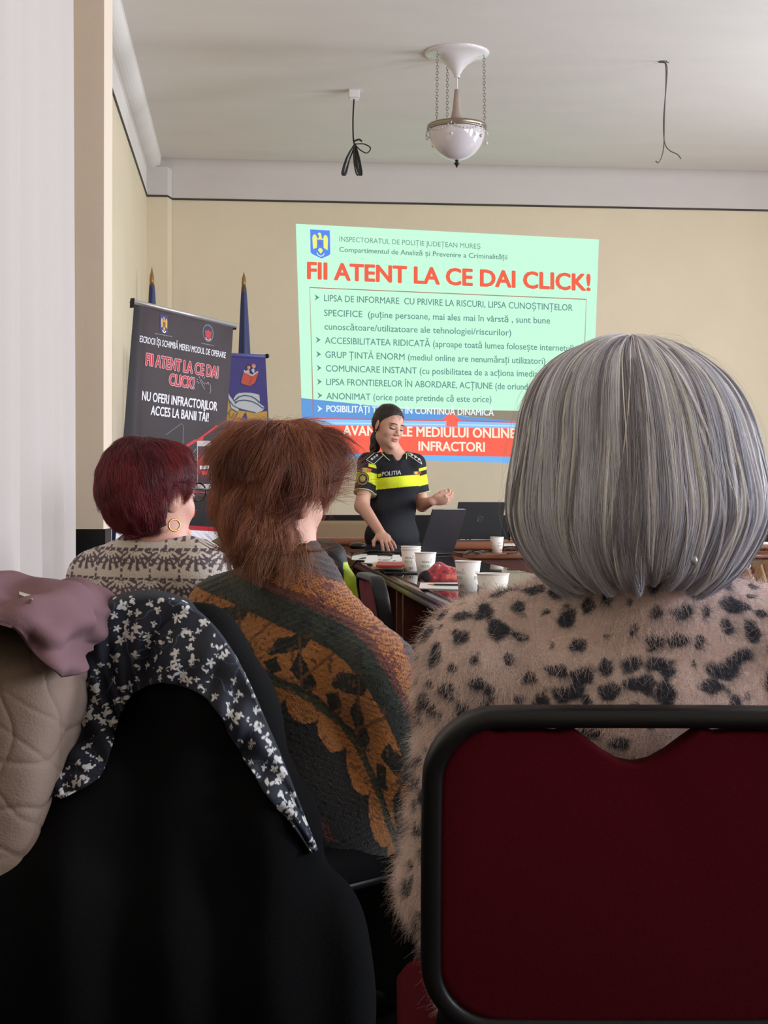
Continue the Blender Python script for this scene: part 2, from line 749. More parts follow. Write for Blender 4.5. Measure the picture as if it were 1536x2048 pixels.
# corner pier on the back wall
xp = on_y(335, 500, D - 0.1)[0]
xp2 = on_y(344, 500, D)[0]
V = []
for z in (0, ZC - 0.0):
    V += [(XL, D - 0.1, z), (xp, D - 0.1, z), (xp2, D - 0.005, z), (XL, D - 0.005, z)]
cornF = [(0, 1, 5, 4), (1, 2, 6, 5), (2, 3, 7, 6), (3, 0, 4, 7)]
V2 = [(x, y, min(z, ZR)) for x, y, z in V]
structure('wall_corner', V2, cornF, m_wall)
V3 = [(x, y, ZR if z == 0 else ZC - 0.07) for x, y, z in V]
structure('trim_4', V3, cornF + [(4, 5, 6, 7)], m_cove)
# dark picture rail line
rb = MB()
pts = [(XL + 0.004, YR, ZR), (XL + 0.004, D - 0.104, ZR), (xp, D - 0.104, ZR), (xp2, D - 0.004, ZR), (RX, D - 0.004, ZR)]
for a, c in zip(pts[:-1], pts[1:]):
    rb.tube([a, c], 0.008, 6)
st('trim_5', rb, m_rail)
# black dado along back and left wall
zd = 0.985
rb = MB().box(XL, RX, D - 0.02, D, 0, zd).box(XL, XL + 0.02, YR, D, 0, zd).box(XL, xp2 + 0.01, D - 0.12, D - 0.02, 0, zd)
st('baseboard_back', rb, m_black)
# pier in front of the left wall, with its own black dado
pf = P(207, 900, 5.0)
pl = P(120, 900, 5.0)
x1 = pf[0]
pb = 5.0
st('wall_pier', MB().box(XL - 0.02, x1, pf[1], pf[1] + 0.30, 0, ZC), m_pier)
st('baseboard_pier', MB().box(XL - 0.02, x1 + 0.008, pf[1] - 0.02, pf[1] + 0.2, 0, P(180, 1058, 5.0)[2]), m_black)
# white curtain hanging in front of the left window bay
c0, c1 = P(151, 900, 4.72), P(-60, 900, 3.0)
n = 160
V = []
zz = np.linspace(0.03, ZC - 0.02, 40)
for z in zz:
    for t in np.linspace(0, 1, n):
        q = c0 + (c1 - c0) * t
        am = 0.006 + 0.026 * (1 - z / ZC) ** 1.5
        off = am * math.sin(t * 44 + 0.7 * math.sin(t * 9)) * (0.35 + 0.65 * min(1, t * 9)) + 0.012 * math.sin(t * 17 + z * 0.9)
        V.append((q[0] + off - 0.02, q[1] + 0.3 * off, z))
m_curt = mat('curtain_cloth', (188, 176, 172), 0.85, bump=0.05, bscale=300)
cur = mk('curtain', np.array(V), gridfaces(40, n), m_curt, None, True)
so = cur.modifiers.new('thick', 'SOLIDIFY')
so.thickness = 0.003
tag(cur, 'long white curtain hanging along the left wall beside the beige pier', 'curtain')
from mathutils.geometry import tessellate_polygon
# ================================================================== flat printed / projected art on a plane


class Art:
    def __init__(s, o, n, eps=0.0006, deform=None):
        s.o, s.n, s.eps, s.deform = np.asarray(o, float), unit(n), eps, deform
        s.mb = MB()

    def p(s, q, layer):
        return on_plane(q[0], q[1], s.o, s.n) + s.n * s.eps * layer

    def poly(s, pts, col, layer=1):
        tri = tessellate_polygon([[Vector((float(q[0]), float(q[1]), 0.0)) for q in pts]])
        s.mb.add([s.p(q, layer) for q in pts], tri, lina(col))
        return s

    def line(s, pts, w, col, layer=1, closed=False):
        pts = [np.asarray(q, float) for q in pts]
        n = len(pts)
        L, R = [], []
        for i in range(n):
            a = pts[(i - 1) % n] if closed or i else pts[i]
            b = pts[(i + 1) % n] if closed or i < n - 1 else pts[i]
            t = (b - a) / max(np.linalg.norm(b - a), 1e-6)
            m = np.array([-t[1], t[0]]) * w / 2
            L.append(s.p(pts[i] + m, layer))
            R.append(s.p(pts[i] - m, layer))
        F = [(i, (i + 1) % n, n + (i + 1) % n, n + i) for i in range(n if closed else n - 1)]
        s.mb.add(L + R, F, lina(col))
        return s

    def ell(s, c, rx, ry, col, layer=1, n=24, a0=0, a1=2 * math.pi):
        return s.poly([(c[0] + rx * math.cos(a0 + (a1 - a0) * k / n), c[1] + ry * math.sin(a0 + (a1 - a0) * k / n))
                       for k in range(n)], col, layer)

    def text(s, t, L, R, cap, col, layer=2, bold=0.0, up=None, spacing=1.0):
        a, b = s.p(L, layer), s.p(R, layer)
        u = (0, -cap) if up is None else up
        U = s.p((L[0] + u[0], L[1] + u[1]), layer) - a
        w_ = np.linalg.norm(U) * bold * 1.1 * unit(b - a)
        h_ = unit(U) * np.linalg.norm(w_) * 0.7
        for k, o in enumerate(((0, 0),) if bold < 0.01 else ((0, 0), (-1, 0), (1, 0), (0, 1), (0, -1), (-0.7, 0.7), (0.7, -0.7), (0.7, 0.7), (-0.7, -0.7))):
            place_text(s.mb, t, a, b, U, w_ * o[0] + h_ * o[1] + s.n * s.eps * 0.02 * k, lina(col), 0.0, spacing)
        return s

    def line_of(s, m, parent, *a, **k):
        """one line of lettering as its own part"""
        s.text(*a, **k)
        return s.build('lettering', m, parent)

    def uv(s, o, eu, ev, pts, col, layer):
        """polygon from points in the sheet's own 0..1 coordinates"""
        (u0, v0), (u1, _), (_, v1), _ = pts
        n = 90
        V = [o + eu * (u0 + (u1 - u0) * i / (n - 1)) + ev * (v0 + (v1 - v0) * j / 5) + s.n * s.eps * layer for j in range(6) for i in range(n)]
        s.mb.add(V, gridfaces(6, n).tolist(), lina(col))
        return s

    def build(s, name, m, parent):
        if s.deform:
            s.mb.V = [s.deform(v) for v in s.mb.V]
        o = s.mb.build(name, m, parent)
        s.mb = MB()
        return o


def zz_(ox, oy, k):
    return lambda x, y: (ox + x / k, oy + y / k)


# ------------------------------------------------------------------ the projected slide
z1 = zz_(570, 430, 2.327)
slide = thing('projected_slide', 'bright projected slide in pale green with red title on the back wall', 'projection', on_y(890, 690, D))
m_slide = mat('projected_light', (10, 10, 10), 1.0, spec=0.0, col=True, emit=1.0)
_b = m_slide.node_tree.nodes['Principled BSDF']
for _l in list(_b.inputs['Base Color'].links):
    m_slide.node_tree.links.remove(_l)
_b.inputs['Base Color'].default_value = (0.01, 0.01, 0.01, 1)
art = Art((0, D, 0), (0, -1, 0), 0.0012)
GREEN = (203, 254, 224)
bl = z1(90, 1125)
br = z1(1420, 1165)
art.poly([z1(50, 41), z1(1461, 114), z1(1432, 905), z1(1140, 912), z1(545, 902), z1(76, 852)], GREEN, 1)
art.poly([z1(545, 902), z1(1140, 912), z1(1432, 905), z1(1428, 985), z1(1090, 963)], (150, 140, 122), 1)
art.poly([z1(76, 852), z1(300, 875), z1(545, 902), z1(820, 935), z1(1090, 962), z1(135, 947), z1(80, 947)], (104, 160, 226), 1)
art.poly([z1(80, 947), z1(135, 947), z1(1090, 962), z1(1428, 985), z1(1427, 1000), z1(85, 975)], (150, 205, 255), 1)
art.poly([z1(85, 975), z1(1427, 1000), z1(1423, 1132), z1(88, 1108)], (255, 108, 88), 1)
art.poly([z1(88, 1108), z1(1423, 1132), br, bl], (120, 190, 255), 1)
art.line([z1(85, 966), z1(745, 976)], 2.0, (205, 236, 255), 2)
art.line([z1(800, 976), z1(1427, 990)], 2.0, (205, 236, 255), 2)
# box round the text
art.line([z1(132, 947), z1(115, 338), z1(1402, 393), z1(1380, 985)], 2.0, (176, 128, 108), 3)
art.line([z1(131, 860), z1(133, 947), z1(745, 957)], 2.2, (222, 92, 100), 4)
art.line([z1(800, 958), z1(1110, 966)], 2.2, (222, 92, 100), 4)
art.poly([z1(772, 917), z1(822, 957), z1(803, 958), z1(803, 986), z1(750, 985), z1(750, 956), z1(728, 955)], (255, 112, 92), 5)
for y in (384, 581, 648, 712, 776, 840):
    x = 137 + (y - 384) * 0.03
    art.poly([z1(x, y - 15), z1(x + 23, y), z1(x, y + 15), z1(x + 8, y + 1)], (96, 150, 142), 3)
art.poly([z1(150, 886), z1(174, 902), z1(150, 917), z1(158, 902)], (240, 250, 255), 3)
art.build('picture', m_slide, slide)
TXT = (104, 148, 142)
art.line_of(m_slide, slide, 'INSPECTORATUL DE POLIȚIE JUDEȚEAN MUREȘ', z1(253, 123), z1(909, 158), 9.8, (112, 150, 136), 3, 0.006)
art.line_of(m_slide, slide, 'Compartimentul de Analiză și Prevenire a Criminalității', z1(253, 171), z1(1034, 208), 9.6, (108, 152, 140), 3, 0.018)
art.line_of(m_slide, slide, 'FII ATENT LA CE DAI CLICK!', z1(106, 296), z1(1418, 352), 32.5, (244, 104, 78), 3, 0.05)
for t, L, R in (
        ('LIPSA DE INFORMARE  CU PRIVIRE LA RISCURI, LIPSA CUNOȘTINȚELOR', (182, 401), (1338, 446)),
        ('SPECIFICE  (puține persoane, mai ales mai în vârstă , sunt bune', (182, 470), (1233, 506)),
        ('cunoscătoare/utilizatoare ale tehnologiei/riscurilor)', (184, 533), (1052, 562)),
        ('ACCESIBILITATEA RIDICATĂ (aproape toată lumea folosește internetul)', (186, 598), (1344, 634)),
        ('GRUP ȚINTĂ ENORM (mediul online are nenumărați utilizatori)', (188, 664), (1211, 694)),
        ('COMUNICARE INSTANT (cu posibilitatea de a acționa imediat)', (190, 728), (1199, 754)),
        ('LIPSA FRONTIERELOR ÎN ABORDARE, ACȚIUNE (de oriunde di', (192, 791), (1182, 815)),
        ('ANONIMAT (orice poate pretinde că este orice)', (193, 857), (960, 872))):
    art.line_of(m_slide, slide, t, z1(*L), z1(*R), 12.6, TXT, 3, 0.012)
art.line_of(m_slide, slide, 'POSIBILITĂȚI TEHNICE ÎN CONTINUĂ DINAMICĂ', z1(193, 916), z1(970, 934), 12.6, (236, 250, 255), 6, 0.03)
art.line_of(m_slide, slide, 'AVANTAJELE MEDIULUI ONLINE PENTRU', z1(270, 1025), z1(1290, 1042), 19, (255, 244, 222), 6, 0.035)
art.line_of(m_slide, slide, 'INFRACTORI', z1(622, 1096), z1(928, 1101), 18, (255, 244, 222), 6, 0.035)


def eagle(art, f, blue, gold, dark, layer, inner=None):
    """coat of arms: gold eagle on a shield; f maps 0..1 box coordinates (x right, y down) to pixels"""
    q = lambda pts: [f(*p) for p in pts]
    art.poly(q([(0, 0), (1, 0), (1, 0.8), (0.96, 0.86), (0.55, 1.0), (0.08, 0.86), (0, 0.8)]), blue, layer)
    art.poly(q([(0.10, 0.30), (0.14, 0.2), (0.24, 0.16), (0.32, 0.22), (0.34, 0.32), (0.33, 0.62), (0.24, 0.66), (0.13, 0.68)]), gold, layer + 1)
    art.poly(q([(0.90, 0.30), (0.86, 0.2), (0.76, 0.16), (0.68, 0.22), (0.66, 0.32), (0.67, 0.62), (0.76, 0.66), (0.87, 0.70)]), gold, layer + 1)
    art.poly(q([(0.42, 0.30), (0.45, 0.2), (0.38, 0.16), (0.42, 0.1), (0.52, 0.1), (0.57, 0.18), (0.58, 0.30), (0.68, 0.30), (0.68, 0.34), (0.32, 0.34), (0.32, 0.30)]), gold, layer + 1)
    art.poly(q([(0.33, 0.34), (0.68, 0.34), (0.68, 0.54), (0.6, 0.62), (0.5, 0.65), (0.4, 0.62), (0.33, 0.54)]), inner or blue, layer + 1)
    for a in range(8):
        c, s_ = math.cos(a * math.pi / 4), math.sin(a * math.pi / 4)
        art.line([f(0.5 + 0.03 * c, 0.47 + 0.02 * s_), f(0.5 + 0.12 * c, 0.47 + 0.085 * s_)], 0.9, dark, layer + 2)
    art.poly(q([(0.38, 0.72), (0.44, 0.64), (0.56, 0.64), (0.63, 0.72), (0.52, 0.84)]), gold, layer + 1)
    art.line(q([(0.32, 0.80), (0.38, 0.88), (0.5, 0.92), (0.62, 0.9), (0.70, 0.82)]), 1.8, (235, 245, 255), layer + 1)


zb = lambda x, y: (620.2 + (659.5 - 620.2) * x + 1.2 * y, 459 + 57 * y + 2.2 * x)
art.poly([zb(-0.05, -0.04), zb(1.05, -0.04), zb(1.05, 0.83), zb(0.54, 1.05), zb(-0.05, 0.83)], (205, 246, 255), 3)
eagle(art, zb, (92, 144, 240), (246, 246, 130), (120, 110, 200), 4, (98, 140, 232))
art.build('emblem', m_slide, slide)

# ------------------------------------------------------------------ ceiling lamp on three chains
dC = (ZC - CAM[2]) * FPX / (1021 - 106)
cc = P(914, 106, dC)
cc[2] = ZC
pxm = dC / FPX
lamp = thing('ceiling_lamp', 'white bowl lamp with a flared white canopy hanging on three chains', 'lamp', cc)
m_enam = mat('lamp_white', (224, 216, 216), 0.22, coat=0.4)
m_bowl = mat('lamp_bowl', (206, 196, 200), 0.12, coat=0.6, spec=0.6)
m_brass = mat('lamp_metal', (150, 138, 122), 0.35, metal=0.85)
m_dkmet = mat('dark_metal', (48, 44, 42), 0.4, metal=0.6)
MB().lathe([(0.0, -0.128), (0.012, -0.128), (0.022, -0.12), (0.034, -0.098), (0.062, -0.066), (0.105, -0.035), (0.145, -0.02), (0.172, -0.015), (0.183, -0.009),
            (0.185, 0.0)], cc, 48).build('canopy', m_enam, lamp, True)
MB().lathe([(0.016, -0.142), (0.019, -0.138), (0.014, -0.133), (0.018, -0.128), (0.012, -0.125)], cc, 16).lathe([(0.005, -0.21), (0.005, -0.13)], cc, 10).build('rod', m_enam, lamp, True)
MB().lathe([(0.050, -0.425), (0.046, -0.41), (0.036, -0.375), (0.030, -0.345), (0.026, -0.33), (0.019, -0.26), (0.014, -0.21), (0.0, -0.205)], cc, 20).build('sleeve', mat('lamp_sleeve', (168, 150, 138), 0.45), lamp, True)
zr_ = -0.425
MB().lathe([(0.0, zr_ - 0.19)] + [(0.163 * math.sin(a), zr_ - 0.01 - 0.18 * math.cos(a)) for a in np.linspace(0.06, math.pi / 2, 20)] + [(0.158, zr_)], cc, 48).build('bowl', m_bowl, lamp, True)
MB().lathe([(0.164, zr_ - 0.022), (0.170, zr_ - 0.02), (0.171, zr_ - 0.012), (0.166, zr_ - 0.009), (0.172, zr_ - 0.004), (0.171, zr_ + 0.006), (0.163, zr_ + 0.012), (0.15, zr_ + 0.006)], cc, 48).build('rim', m_brass, lamp, True)
MB().lathe([(0.0, zr_ - 0.236), (0.006, zr_ - 0.225), (0.011, zr_ - 0.215), (0.018, zr_ - 0.21), (0.010, zr_ - 0.203), (0.007, zr_ - 0.196), (0.012, zr_ - 0.19), (0.0, zr_ - 0.183)], cc, 14).build('finial', m_dkmet, lamp, True)


def chain(name, a, b, parent, m, n, r=0.0075, t=0.0018):
    a, b = np.asarray(a, float), np.asarray(b, float)
    w = MB()
    T = unit(b - a)
    u = unit(np.cross(T, (0.3, 1, 0.1)))
    v = np.cross(T, u)
    L = np.linalg.norm(b - a) / n
    for k in range(n):
        c = a + T * L * (k + 0.5)
        s_ = u if k % 2 else v
        w.tube([c + T * L * 0.66 * math.cos(q) + s_ * r * math.sin(q) for q in np.linspace(0, 2 * math.pi, 11)[:-1]], t, 5, closed=True)
    return w.build(name, m, parent, True)


for ang in (222, 352, 108):
    e = A(math.cos(math.radians(ang)), math.sin(math.radians(ang)), 0)
    e = e[0] * _r2 + e[1] * A(_f[0], _f[1], 0)
    chain('chain', cc + e * 0.155 + A(0, 0, -0.02), cc + e * 0.160 + A(0, 0, zr_ + 0.02), lamp, m_brass, 23)
w = MB()
for k in range(6):
    a0, a1 = (k * 60 + 12) * math.pi / 180, (k * 60 + 72) * math.pi / 180
    for t in np.linspace(0, 1, 11)[:-1]:
        a = a0 + (a1 - a0) * t
        dz = -0.035 * (1 - (2 * t - 1) ** 2)
        rr = 0.172 + 0.004 * (1 - (2 * t - 1) ** 2)
        w.ball(cc + A(rr * math.cos(a), rr * math.sin(a), zr_ - 0.012 + dz), 0.0052, 4)
    for j in range(3):
        w.ball(cc + A(0.180 * math.cos(a0), 0.180 * math.sin(a0), zr_ - 0.02 - j * 0.018), 0.004, 4)
    w.ball(cc + A(0.180 * math.cos(a0), 0.180 * math.sin(a0), zr_ - 0.078), 0.0105, 7)
w.build('bead_garland', mat('pearl', (196, 190, 176), 0.18, coat=0.5), lamp, True)

# ------------------------------------------------------------------ ceiling box with a tied up black cable
dB = (ZC - CAM[2]) * FPX / (1021 - 181)
bc = P(708, 181, dB)
bc[2] = ZC
bx = thing('cable_outlet', 'white ceiling outlet box with a tied black cable dangling', 'cable', bc)
MB().box(bc[0] - 0.034, bc[0] + 0.034, bc[1] - 0.034, bc[1] + 0.034, ZC - 0.05, ZC).box(bc[0] - 0.029, bc[0] + 0.029, bc[1] - 0.029, bc[1] + 0.029, ZC - 0.058, ZC - 0.05).build('box', m_enam, bx, bevel=0.004)
m_cable = mat('cable_black', (30, 28, 28), 0.4)
Q = lambda x, y, dd=0.0: P(x, y, dB + dd)
w = MB()
w.tube(catmull([bc + A(0, 0, -0.05), Q(706, 240), Q(707, 280), Q(711, 293)], 20), 0.005, 8)
w.tube(catmull([Q(709, 282), Q(718, 279, -.02), Q(724, 283, -.02)], 8), 0.006, 8)
w.tube(catmull([Q(711, 288), Q(728, 288, .03), Q(741, 296, .02), Q(734, 306, -.02), Q(722, 301, -.03), Q(711, 291)], 26), 0.004, 8)
for x0, x1, dd in ((709, 684, 0.02), (706, 687, -0.02), (711, 716, 0.02), (709, 712, -0.02), (713, 719, 0.0)):
    w.tube(catmull([Q(710, 287, dd), Q((709 + x1) / 2 - 3, 315, dd), Q(x1, 345, dd), Q(x1 + 5, 348, dd), Q((x0 + x1) / 2 + 3, 318, dd), Q(711, 290)], 24), 0.005, 7)
w.build('cable', m_cable, bx, True)

# bare wires where another lamp used to hang
dW = (ZC - CAM[2]) * FPX / (1021 - 122)
wc = P(1327, 122, dW)
wc[2] = ZC
wr = thing('hanging_wires', 'thin bare wires hanging from a ceiling hole on the right', 'wire', wc)
Q = lambda x, y, dd=0.0: P(x, y, dW + dd)
m_wire = mat('wire_grey', (92, 86, 80), 0.5)
MB().tube(catmull([wc, Q(1331, 130), Q(1332, 160), Q(1329, 230), Q(1328, 285), Q(1324, 312), Q(1317, 325), Q(1311, 322)], 40), 0.0034, 6).build('wire', m_wire, wr, True)
MB().tube(catmull([wc + A(0.004, 0, 0), Q(1334, 134), Q(1333, 165), Q(1327, 240), Q(1329, 283), Q(1338, 300), Q(1355, 309), Q(1362, 318)], 40), 0.0034, 6).build('wire', m_wire, wr, True)
MB().lathe([(0.022, -0.004), (0.02, -0.001), (0.022, 0)], wc, 12).tube([wc + A(-0.03, 0, -0.004), wc + A(0.035, 0.01, -0.003)], 0.004, 6).build('hook', m_wire, wr, True)

# ------------------------------------------------------------------ furled flags in the corner
m_pole = mat('flag_wood', (112, 84, 56), 0.5, var=0.1, vscale=20)
m_gold = mat('spear_gold', (150, 118, 74), 0.35, metal=0.5)


def flag(px, ytip, ycl, d, cloth, label, w0, w1, lean=0.0):
    base = P(px, 1000, d)
    base[2] = 0
    t = thing('flag', label, 'flag', base, group='furled flags in the corner')
    zt, zc = P(px, ytip, d)[2], P(px, ycl, d)[2]
    MB().lathe([(0.09, 0), (0.09, 0.03), (0.05, 0.045), (0.03, 0.12), (0.02, 0.125)], base, 24).build('base', m_dkmet, t, True)
    MB().tube([base + A(0, 0, 0.03), base + A(lean, 0, zc)], 0.015, 10).build('pole', m_pole, t, True)
    tp = base + A(lean, 0, zc)
    MB().lathe([(0.008, 0.0), (0.015, 0.004), (0.0165, 0.02), (0.0145, 0.05), (0.0, zt - zc)], tp, 12).build('spear_tip', m_gold, t, True)
    V, C = [], []
    nz, na = 50, 72
    for i in range(nz):
        f = i / (nz - 1)
        z = zc - 0.005 - f * (zc - 0.75)
        for k in range(na):
            a = 2 * math.pi * k / na
            r = w0 + (w1 - w0) * f ** 0.8
            r *= 1 + 0.20 * f ** 0.4 * math.cos(5 * a + 1.0) + 0.10 * f ** 0.5 * math.cos(9 * a + 4 * f + 2)
            V.append(base + A(lean * z / zc + r * math.cos(a) + 0.012 * f, 0.75 * r * math.sin(a), z))
            c = lina((24, 38, 92))
            if cloth and abs((a - cloth + math.pi) % (2 * math.pi) - math.pi) < 0.28:
                c = lina((206, 184, 60))
            C.append(c)
    mk('cloth', np.array(V), gridfaces(nz, na, True), mat('flag_satin', None, 0.45, col=True, sheen=0.2, bump=0.03, bscale=300), t, True, np.array(C))


flag(303, 533, 568, 10.3, 3.3, 'furled blue flag with gold spear tip in the corner, behind the black banner', 0.018, 0.075)
flag(487, 543, 572, 10.6, 0.25, 'furled blue flag with gold spear tip rising behind the purple banner', 0.016, 0.085)

# ------------------------------------------------------------------ roll-up banner 1 (black)
m_alu = mat('banner_rail', (206, 202, 204), 0.3, metal=0.6)
m_print = mat('banner_print', None, 0.42, spec=0.10, col=True)
TL, TR = P(267, 609, 7.35), P(467, 656, 8.0)
BL = P(205, 1405, 7.25)
BR = BL + (TR - TL)
ex, ey = TR - TL, BL - TL
nb = unit(np.cross(ey, ex))
if np.dot(nb, CAM - TL) < 0:
    nb = -nb
bw, bh = np.linalg.norm(ex), np.linalg.norm(ey)
exu = ex / bw
eyv = ey / bh


def bwave(v):
    v = np.asarray(v, float).reshape(-1, 3)
    u = ((v - TL) @ exu) / bw
    q = np.clip(((v - TL) @ eyv) / bh, 0, 1)
    w_ = 0.004 * np.sin(u * 9 + 0.5) * np.exp(-4 * u) + 0.0006 * np.sin(u * 21) + 0.004 * np.exp(-((u - 0.06) / 0.05) ** 2)
    w_ += 0.0025 * np.exp(-q * 22) * np.sin(u * 17 + q * 20)
    return v + nb * w_[:, None]


ban = thing('roll_up_banner', 'tall black roll-up banner with red and white lettering leaning at the left', 'banner', A(*((BL + BR) / 2)[:2], 0))
nu, nv = 90, 60
V, C = [], []
for j in range(nv):
    for i in range(nu):
        u, v = i / (nu - 1), j / (nv - 1)
        V.append(TL + ex * u + ey * v)
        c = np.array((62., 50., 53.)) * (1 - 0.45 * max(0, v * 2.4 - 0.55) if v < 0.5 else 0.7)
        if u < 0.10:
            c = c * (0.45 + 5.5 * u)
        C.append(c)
V = bwave(np.array(V))
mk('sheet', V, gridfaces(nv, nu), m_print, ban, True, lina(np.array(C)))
z2 = zz_(200, 500, 3.657)
z6 = zz_(230, 800, 4.655)
art = Art(TL, nb, 0.0005, bwave)
# phone outline, red bar, smartphone, lower panels
art.line([z2(480, 1352), z2(590, 1272), z2(600, 1272), z2(608, 1288), z2(605, 1470)], 0.7, (150, 145, 150), 3)
art.poly([z6(640, 430), z6(740, 365), z6(760, 368), z6(940, 233), z6(966, 240), z6(820, 345), z6(822, 366), z6(795, 380), z6(785, 370), z6(650, 452)], (196, 52, 58), 3)
art.poly([z6(758, 386), z6(770, 378), z6(885, 380), z6(896, 388), z6(902, 815), z6(890, 828), z6(775, 836), z6(764, 826)], (186, 168, 164), 4)
rows = [(430, (66, 50, 50)), (500, (86, 48, 46)), (540, (150, 46, 42)), (660, (130, 38, 38)), (720, (66, 38, 40)), (782, (50, 40, 44))]
for (ya, ca), (yb, cb) in zip(rows[:-1], rows[1:]):
    for k in range(4):
        y0, y1 = ya + (yb - ya) * k / 4, ya + (yb - ya) * (k + 1) / 4
        f = (k + .5) / 4
        art.poly([z6(766, y0), z6(889, y0), z6(892, y1), z6(768, y1)], tuple(np.array(ca) * (1 - f) + np.array(cb) * f), 5)
art.poly([z6(815, 548), z6(845, 546), z6(846, 580), z6(816, 582)], (56, 34, 36), 6)
art.line([z6(820, 548), z6(822, 535), z6(838, 534), z6(841, 546)], 0.8, (56, 34, 36), 6)
art.poly([z6(785, 612), z6(874, 608), z6(876, 640), z6(786, 645)], (235, 225, 225), 6)
art.line([z6(800, 628), z6(862, 624)], 0.5, (120, 100, 100), 7)
art.poly([z6(800, 660), z6(858, 657), z6(852, 693), z6(808, 697)], (202, 62, 66), 6)
art.line([z6(750, 455), z6(728, 490), z6(735, 530), z6(755, 560)], 0.9, (170, 165, 165), 3)
vv = lambda y: float((on_plane(400, y, TL, nb) - TL) @ eyv) / bh - float((on_plane(400, y, TL, nb) - TL) @ exu) / bw * 0.0
art.uv(TL, ex, ey, [(0.01, vv(994)), (0.99, vv(994)), (0.99, 0.62), (0.01, 0.62)], (24, 22, 24), 2)
art.uv(TL, ex, ey, [(0.01, vv(992)), (0.99, vv(992)), (0.99, vv(994)), (0.01, vv(994))], (150, 50, 62), 3)
art.line([z6(672 + 33 * (1 + math.cos(a)) / 1, 1050 + 45 * math.sin(a)) for a in np.linspace(0, 2 * math.pi, 25)[:-1]], 2.2, (200, 56, 50), 4, True)
art.line([z6(690, 1048), z6(722, 1046)], 1.0, (200, 56, 50), 4)
art.line([z6(730, 1026), z6(762, 1026)], 0.6, (150, 80, 80), 4)
art.uv(TL, ex, ey, [(0.0, vv(1061)), (1, vv(1061)), (1, vv(1070)), (0.0, vv(1070))], (168, 34, 44), 4)
art.uv(TL, ex, ey, [(0.0, vv(1070)), (1, vv(1070)), (1, 0.995), (0.0, 0.995)], (222, 216, 222), 5)
art.build('phone_picture', m_print, ban)
art.line_of(m_print, ban, 'or" îți trimite pe whats', z6(600, 1312), z6(852, 1312), 3.6, (90, 84, 92), 7, 0.012)
# clicking hand icon
hx = lambda pts: [z2(*p) for p in pts]
art.line(hx([(765, 1020), (733, 962), (728, 952), (736, 947), (762, 985), (766, 972), (776, 974), (779, 984), (784, 968), (792, 968), (794, 984), (800, 975), (806, 990), (810, 1030), (800, 1052)]), 0.8, (176, 170, 176), 3)
for a, b in (((728, 938), (722, 925)), ((745, 932), (750, 918)), ((715, 948), (704, 945)), ((713, 962), (704, 966)), ((757, 940), (764, 928)), ((722, 968), (716, 978))):
    art.line([z2(*a), z2(*b)], 0.8, (205, 200, 205), 3)
art.build('hand_icon', m_print, ban)
W = (226, 220, 226)
art.line_of(m_print, ban, 'ESCROCII ÎȘI SCHIMBĂ MEREU MODUL DE OPERARE', z2(279, 672), z2(916, 791), 12.6, W, 4, 0.018, up=(0.9, -12.6))
for bd, cl, ly in ((0.085, (232, 196, 202), 4), (0.03, (186, 50, 60), 6)):
    art.line_of(m_print, ban, 'FII ATENT LA CE DAI', z2(330, 840), z2(858, 936), 23, cl, ly, bd, up=(1.5, -23))
    art.line_of(m_print, ban, 'CLICK!', z2(503, 985), z2(683, 1014), 22, cl, ly, bd, up=(1.5, -22))
art.line_of(m_print, ban, 'NU OFERI INFRACTORILOR', z2(300, 1097), z2(853, 1176), 18, W, 4, 0.032, up=(1.2, -18))
art.line_of(m_print, ban, 'ACCES LA BANII TĂI!', z2(368, 1204), z2(790, 1256), 18, W, 4, 0.032, up=(1.2, -18))
art.line_of(m_print, ban, 'Inspectoratul de Poliție Județean Mureș', z2(400, 612), z2(526, 637), 1.9, (190, 180, 186), 4, 0.01)
art.line_of(m_print, ban, 'Consiliul Județean Mureș', z2(738, 684), z2(830, 703), 1.9, (190, 180, 186), 4, 0.01)
ze = lambda x, y: z2(441 + 56 * x - 2 * y, 471 + 138 * y + 12 * x)
eagle(art, ze, (66, 66, 122), (214, 166, 92), (110, 78, 54), 3, (150, 110, 70))
art.build('emblem', m_print, ban)
c0_ = (788, 608)
for rx, ry, cl, ly in ((39, 64, (128, 120, 126), 3), (34, 57, (70, 66, 78), 4), (30, 50, (52, 54, 78), 5)):
    art.poly([z2(c0_[0] + rx * math.cos(a), c0_[1] + ry * math.sin(a) + rx * math.cos(a) * 0.15) for a in np.linspace(0, 2 * math.pi, 33)[:-1]], cl, ly)
art.poly([z2(766, 585), z2(780, 592), z2(788, 580), z2(797, 596), z2(811, 596), z2(808, 635), z2(790, 652), z2(768, 632)], (186, 58, 62), 6)
art.line([z2(768, 640), z2(778, 655), z2(795, 660), z2(806, 648)], 1.4, (225, 215, 215), 6)
art.build('emblem', m_print, ban)
# top rail, base box and support pole
rt = MB()
rt.tube([TL - exu * 0.008 - eyv * 0.012, TR + exu * 0.008 - eyv * 0.012], 0.021, 16, flat=0.6)
rt.build('top_rail', m_alu, ban, True)
MB().frame_box(TL - exu * 0.010 - eyv * 0.006, exu * 0.003, eyv * 0.024, nb * 0.013).build('end_cap', m_black, ban, bevel=0.003)
MB().frame_box(TR + exu * 0.009 - eyv * 0.008, exu * 0.002, eyv * 0.016, nb * 0.012).build('end_cap', m_black, ban, bevel=0.001)
MB().tube([(TL + TR) / 2 - nb * 0.04, A(*((BL + BR) / 2 - nb * 0.06)[:2], 0.05)], 0.01, 8).build('support_pole', m_alu, ban, True)
bb = (BL + BR) / 2
MB().frame_box(A(bb[0], bb[1], 0.045), exu * A(1, 1, 0) * (bw / 2 + 0.02), unit(nb * A(1, 1, 0)) * 0.06, A(0, 0, 0.045)).build('base_box', m_alu, ban, bevel=0.012)

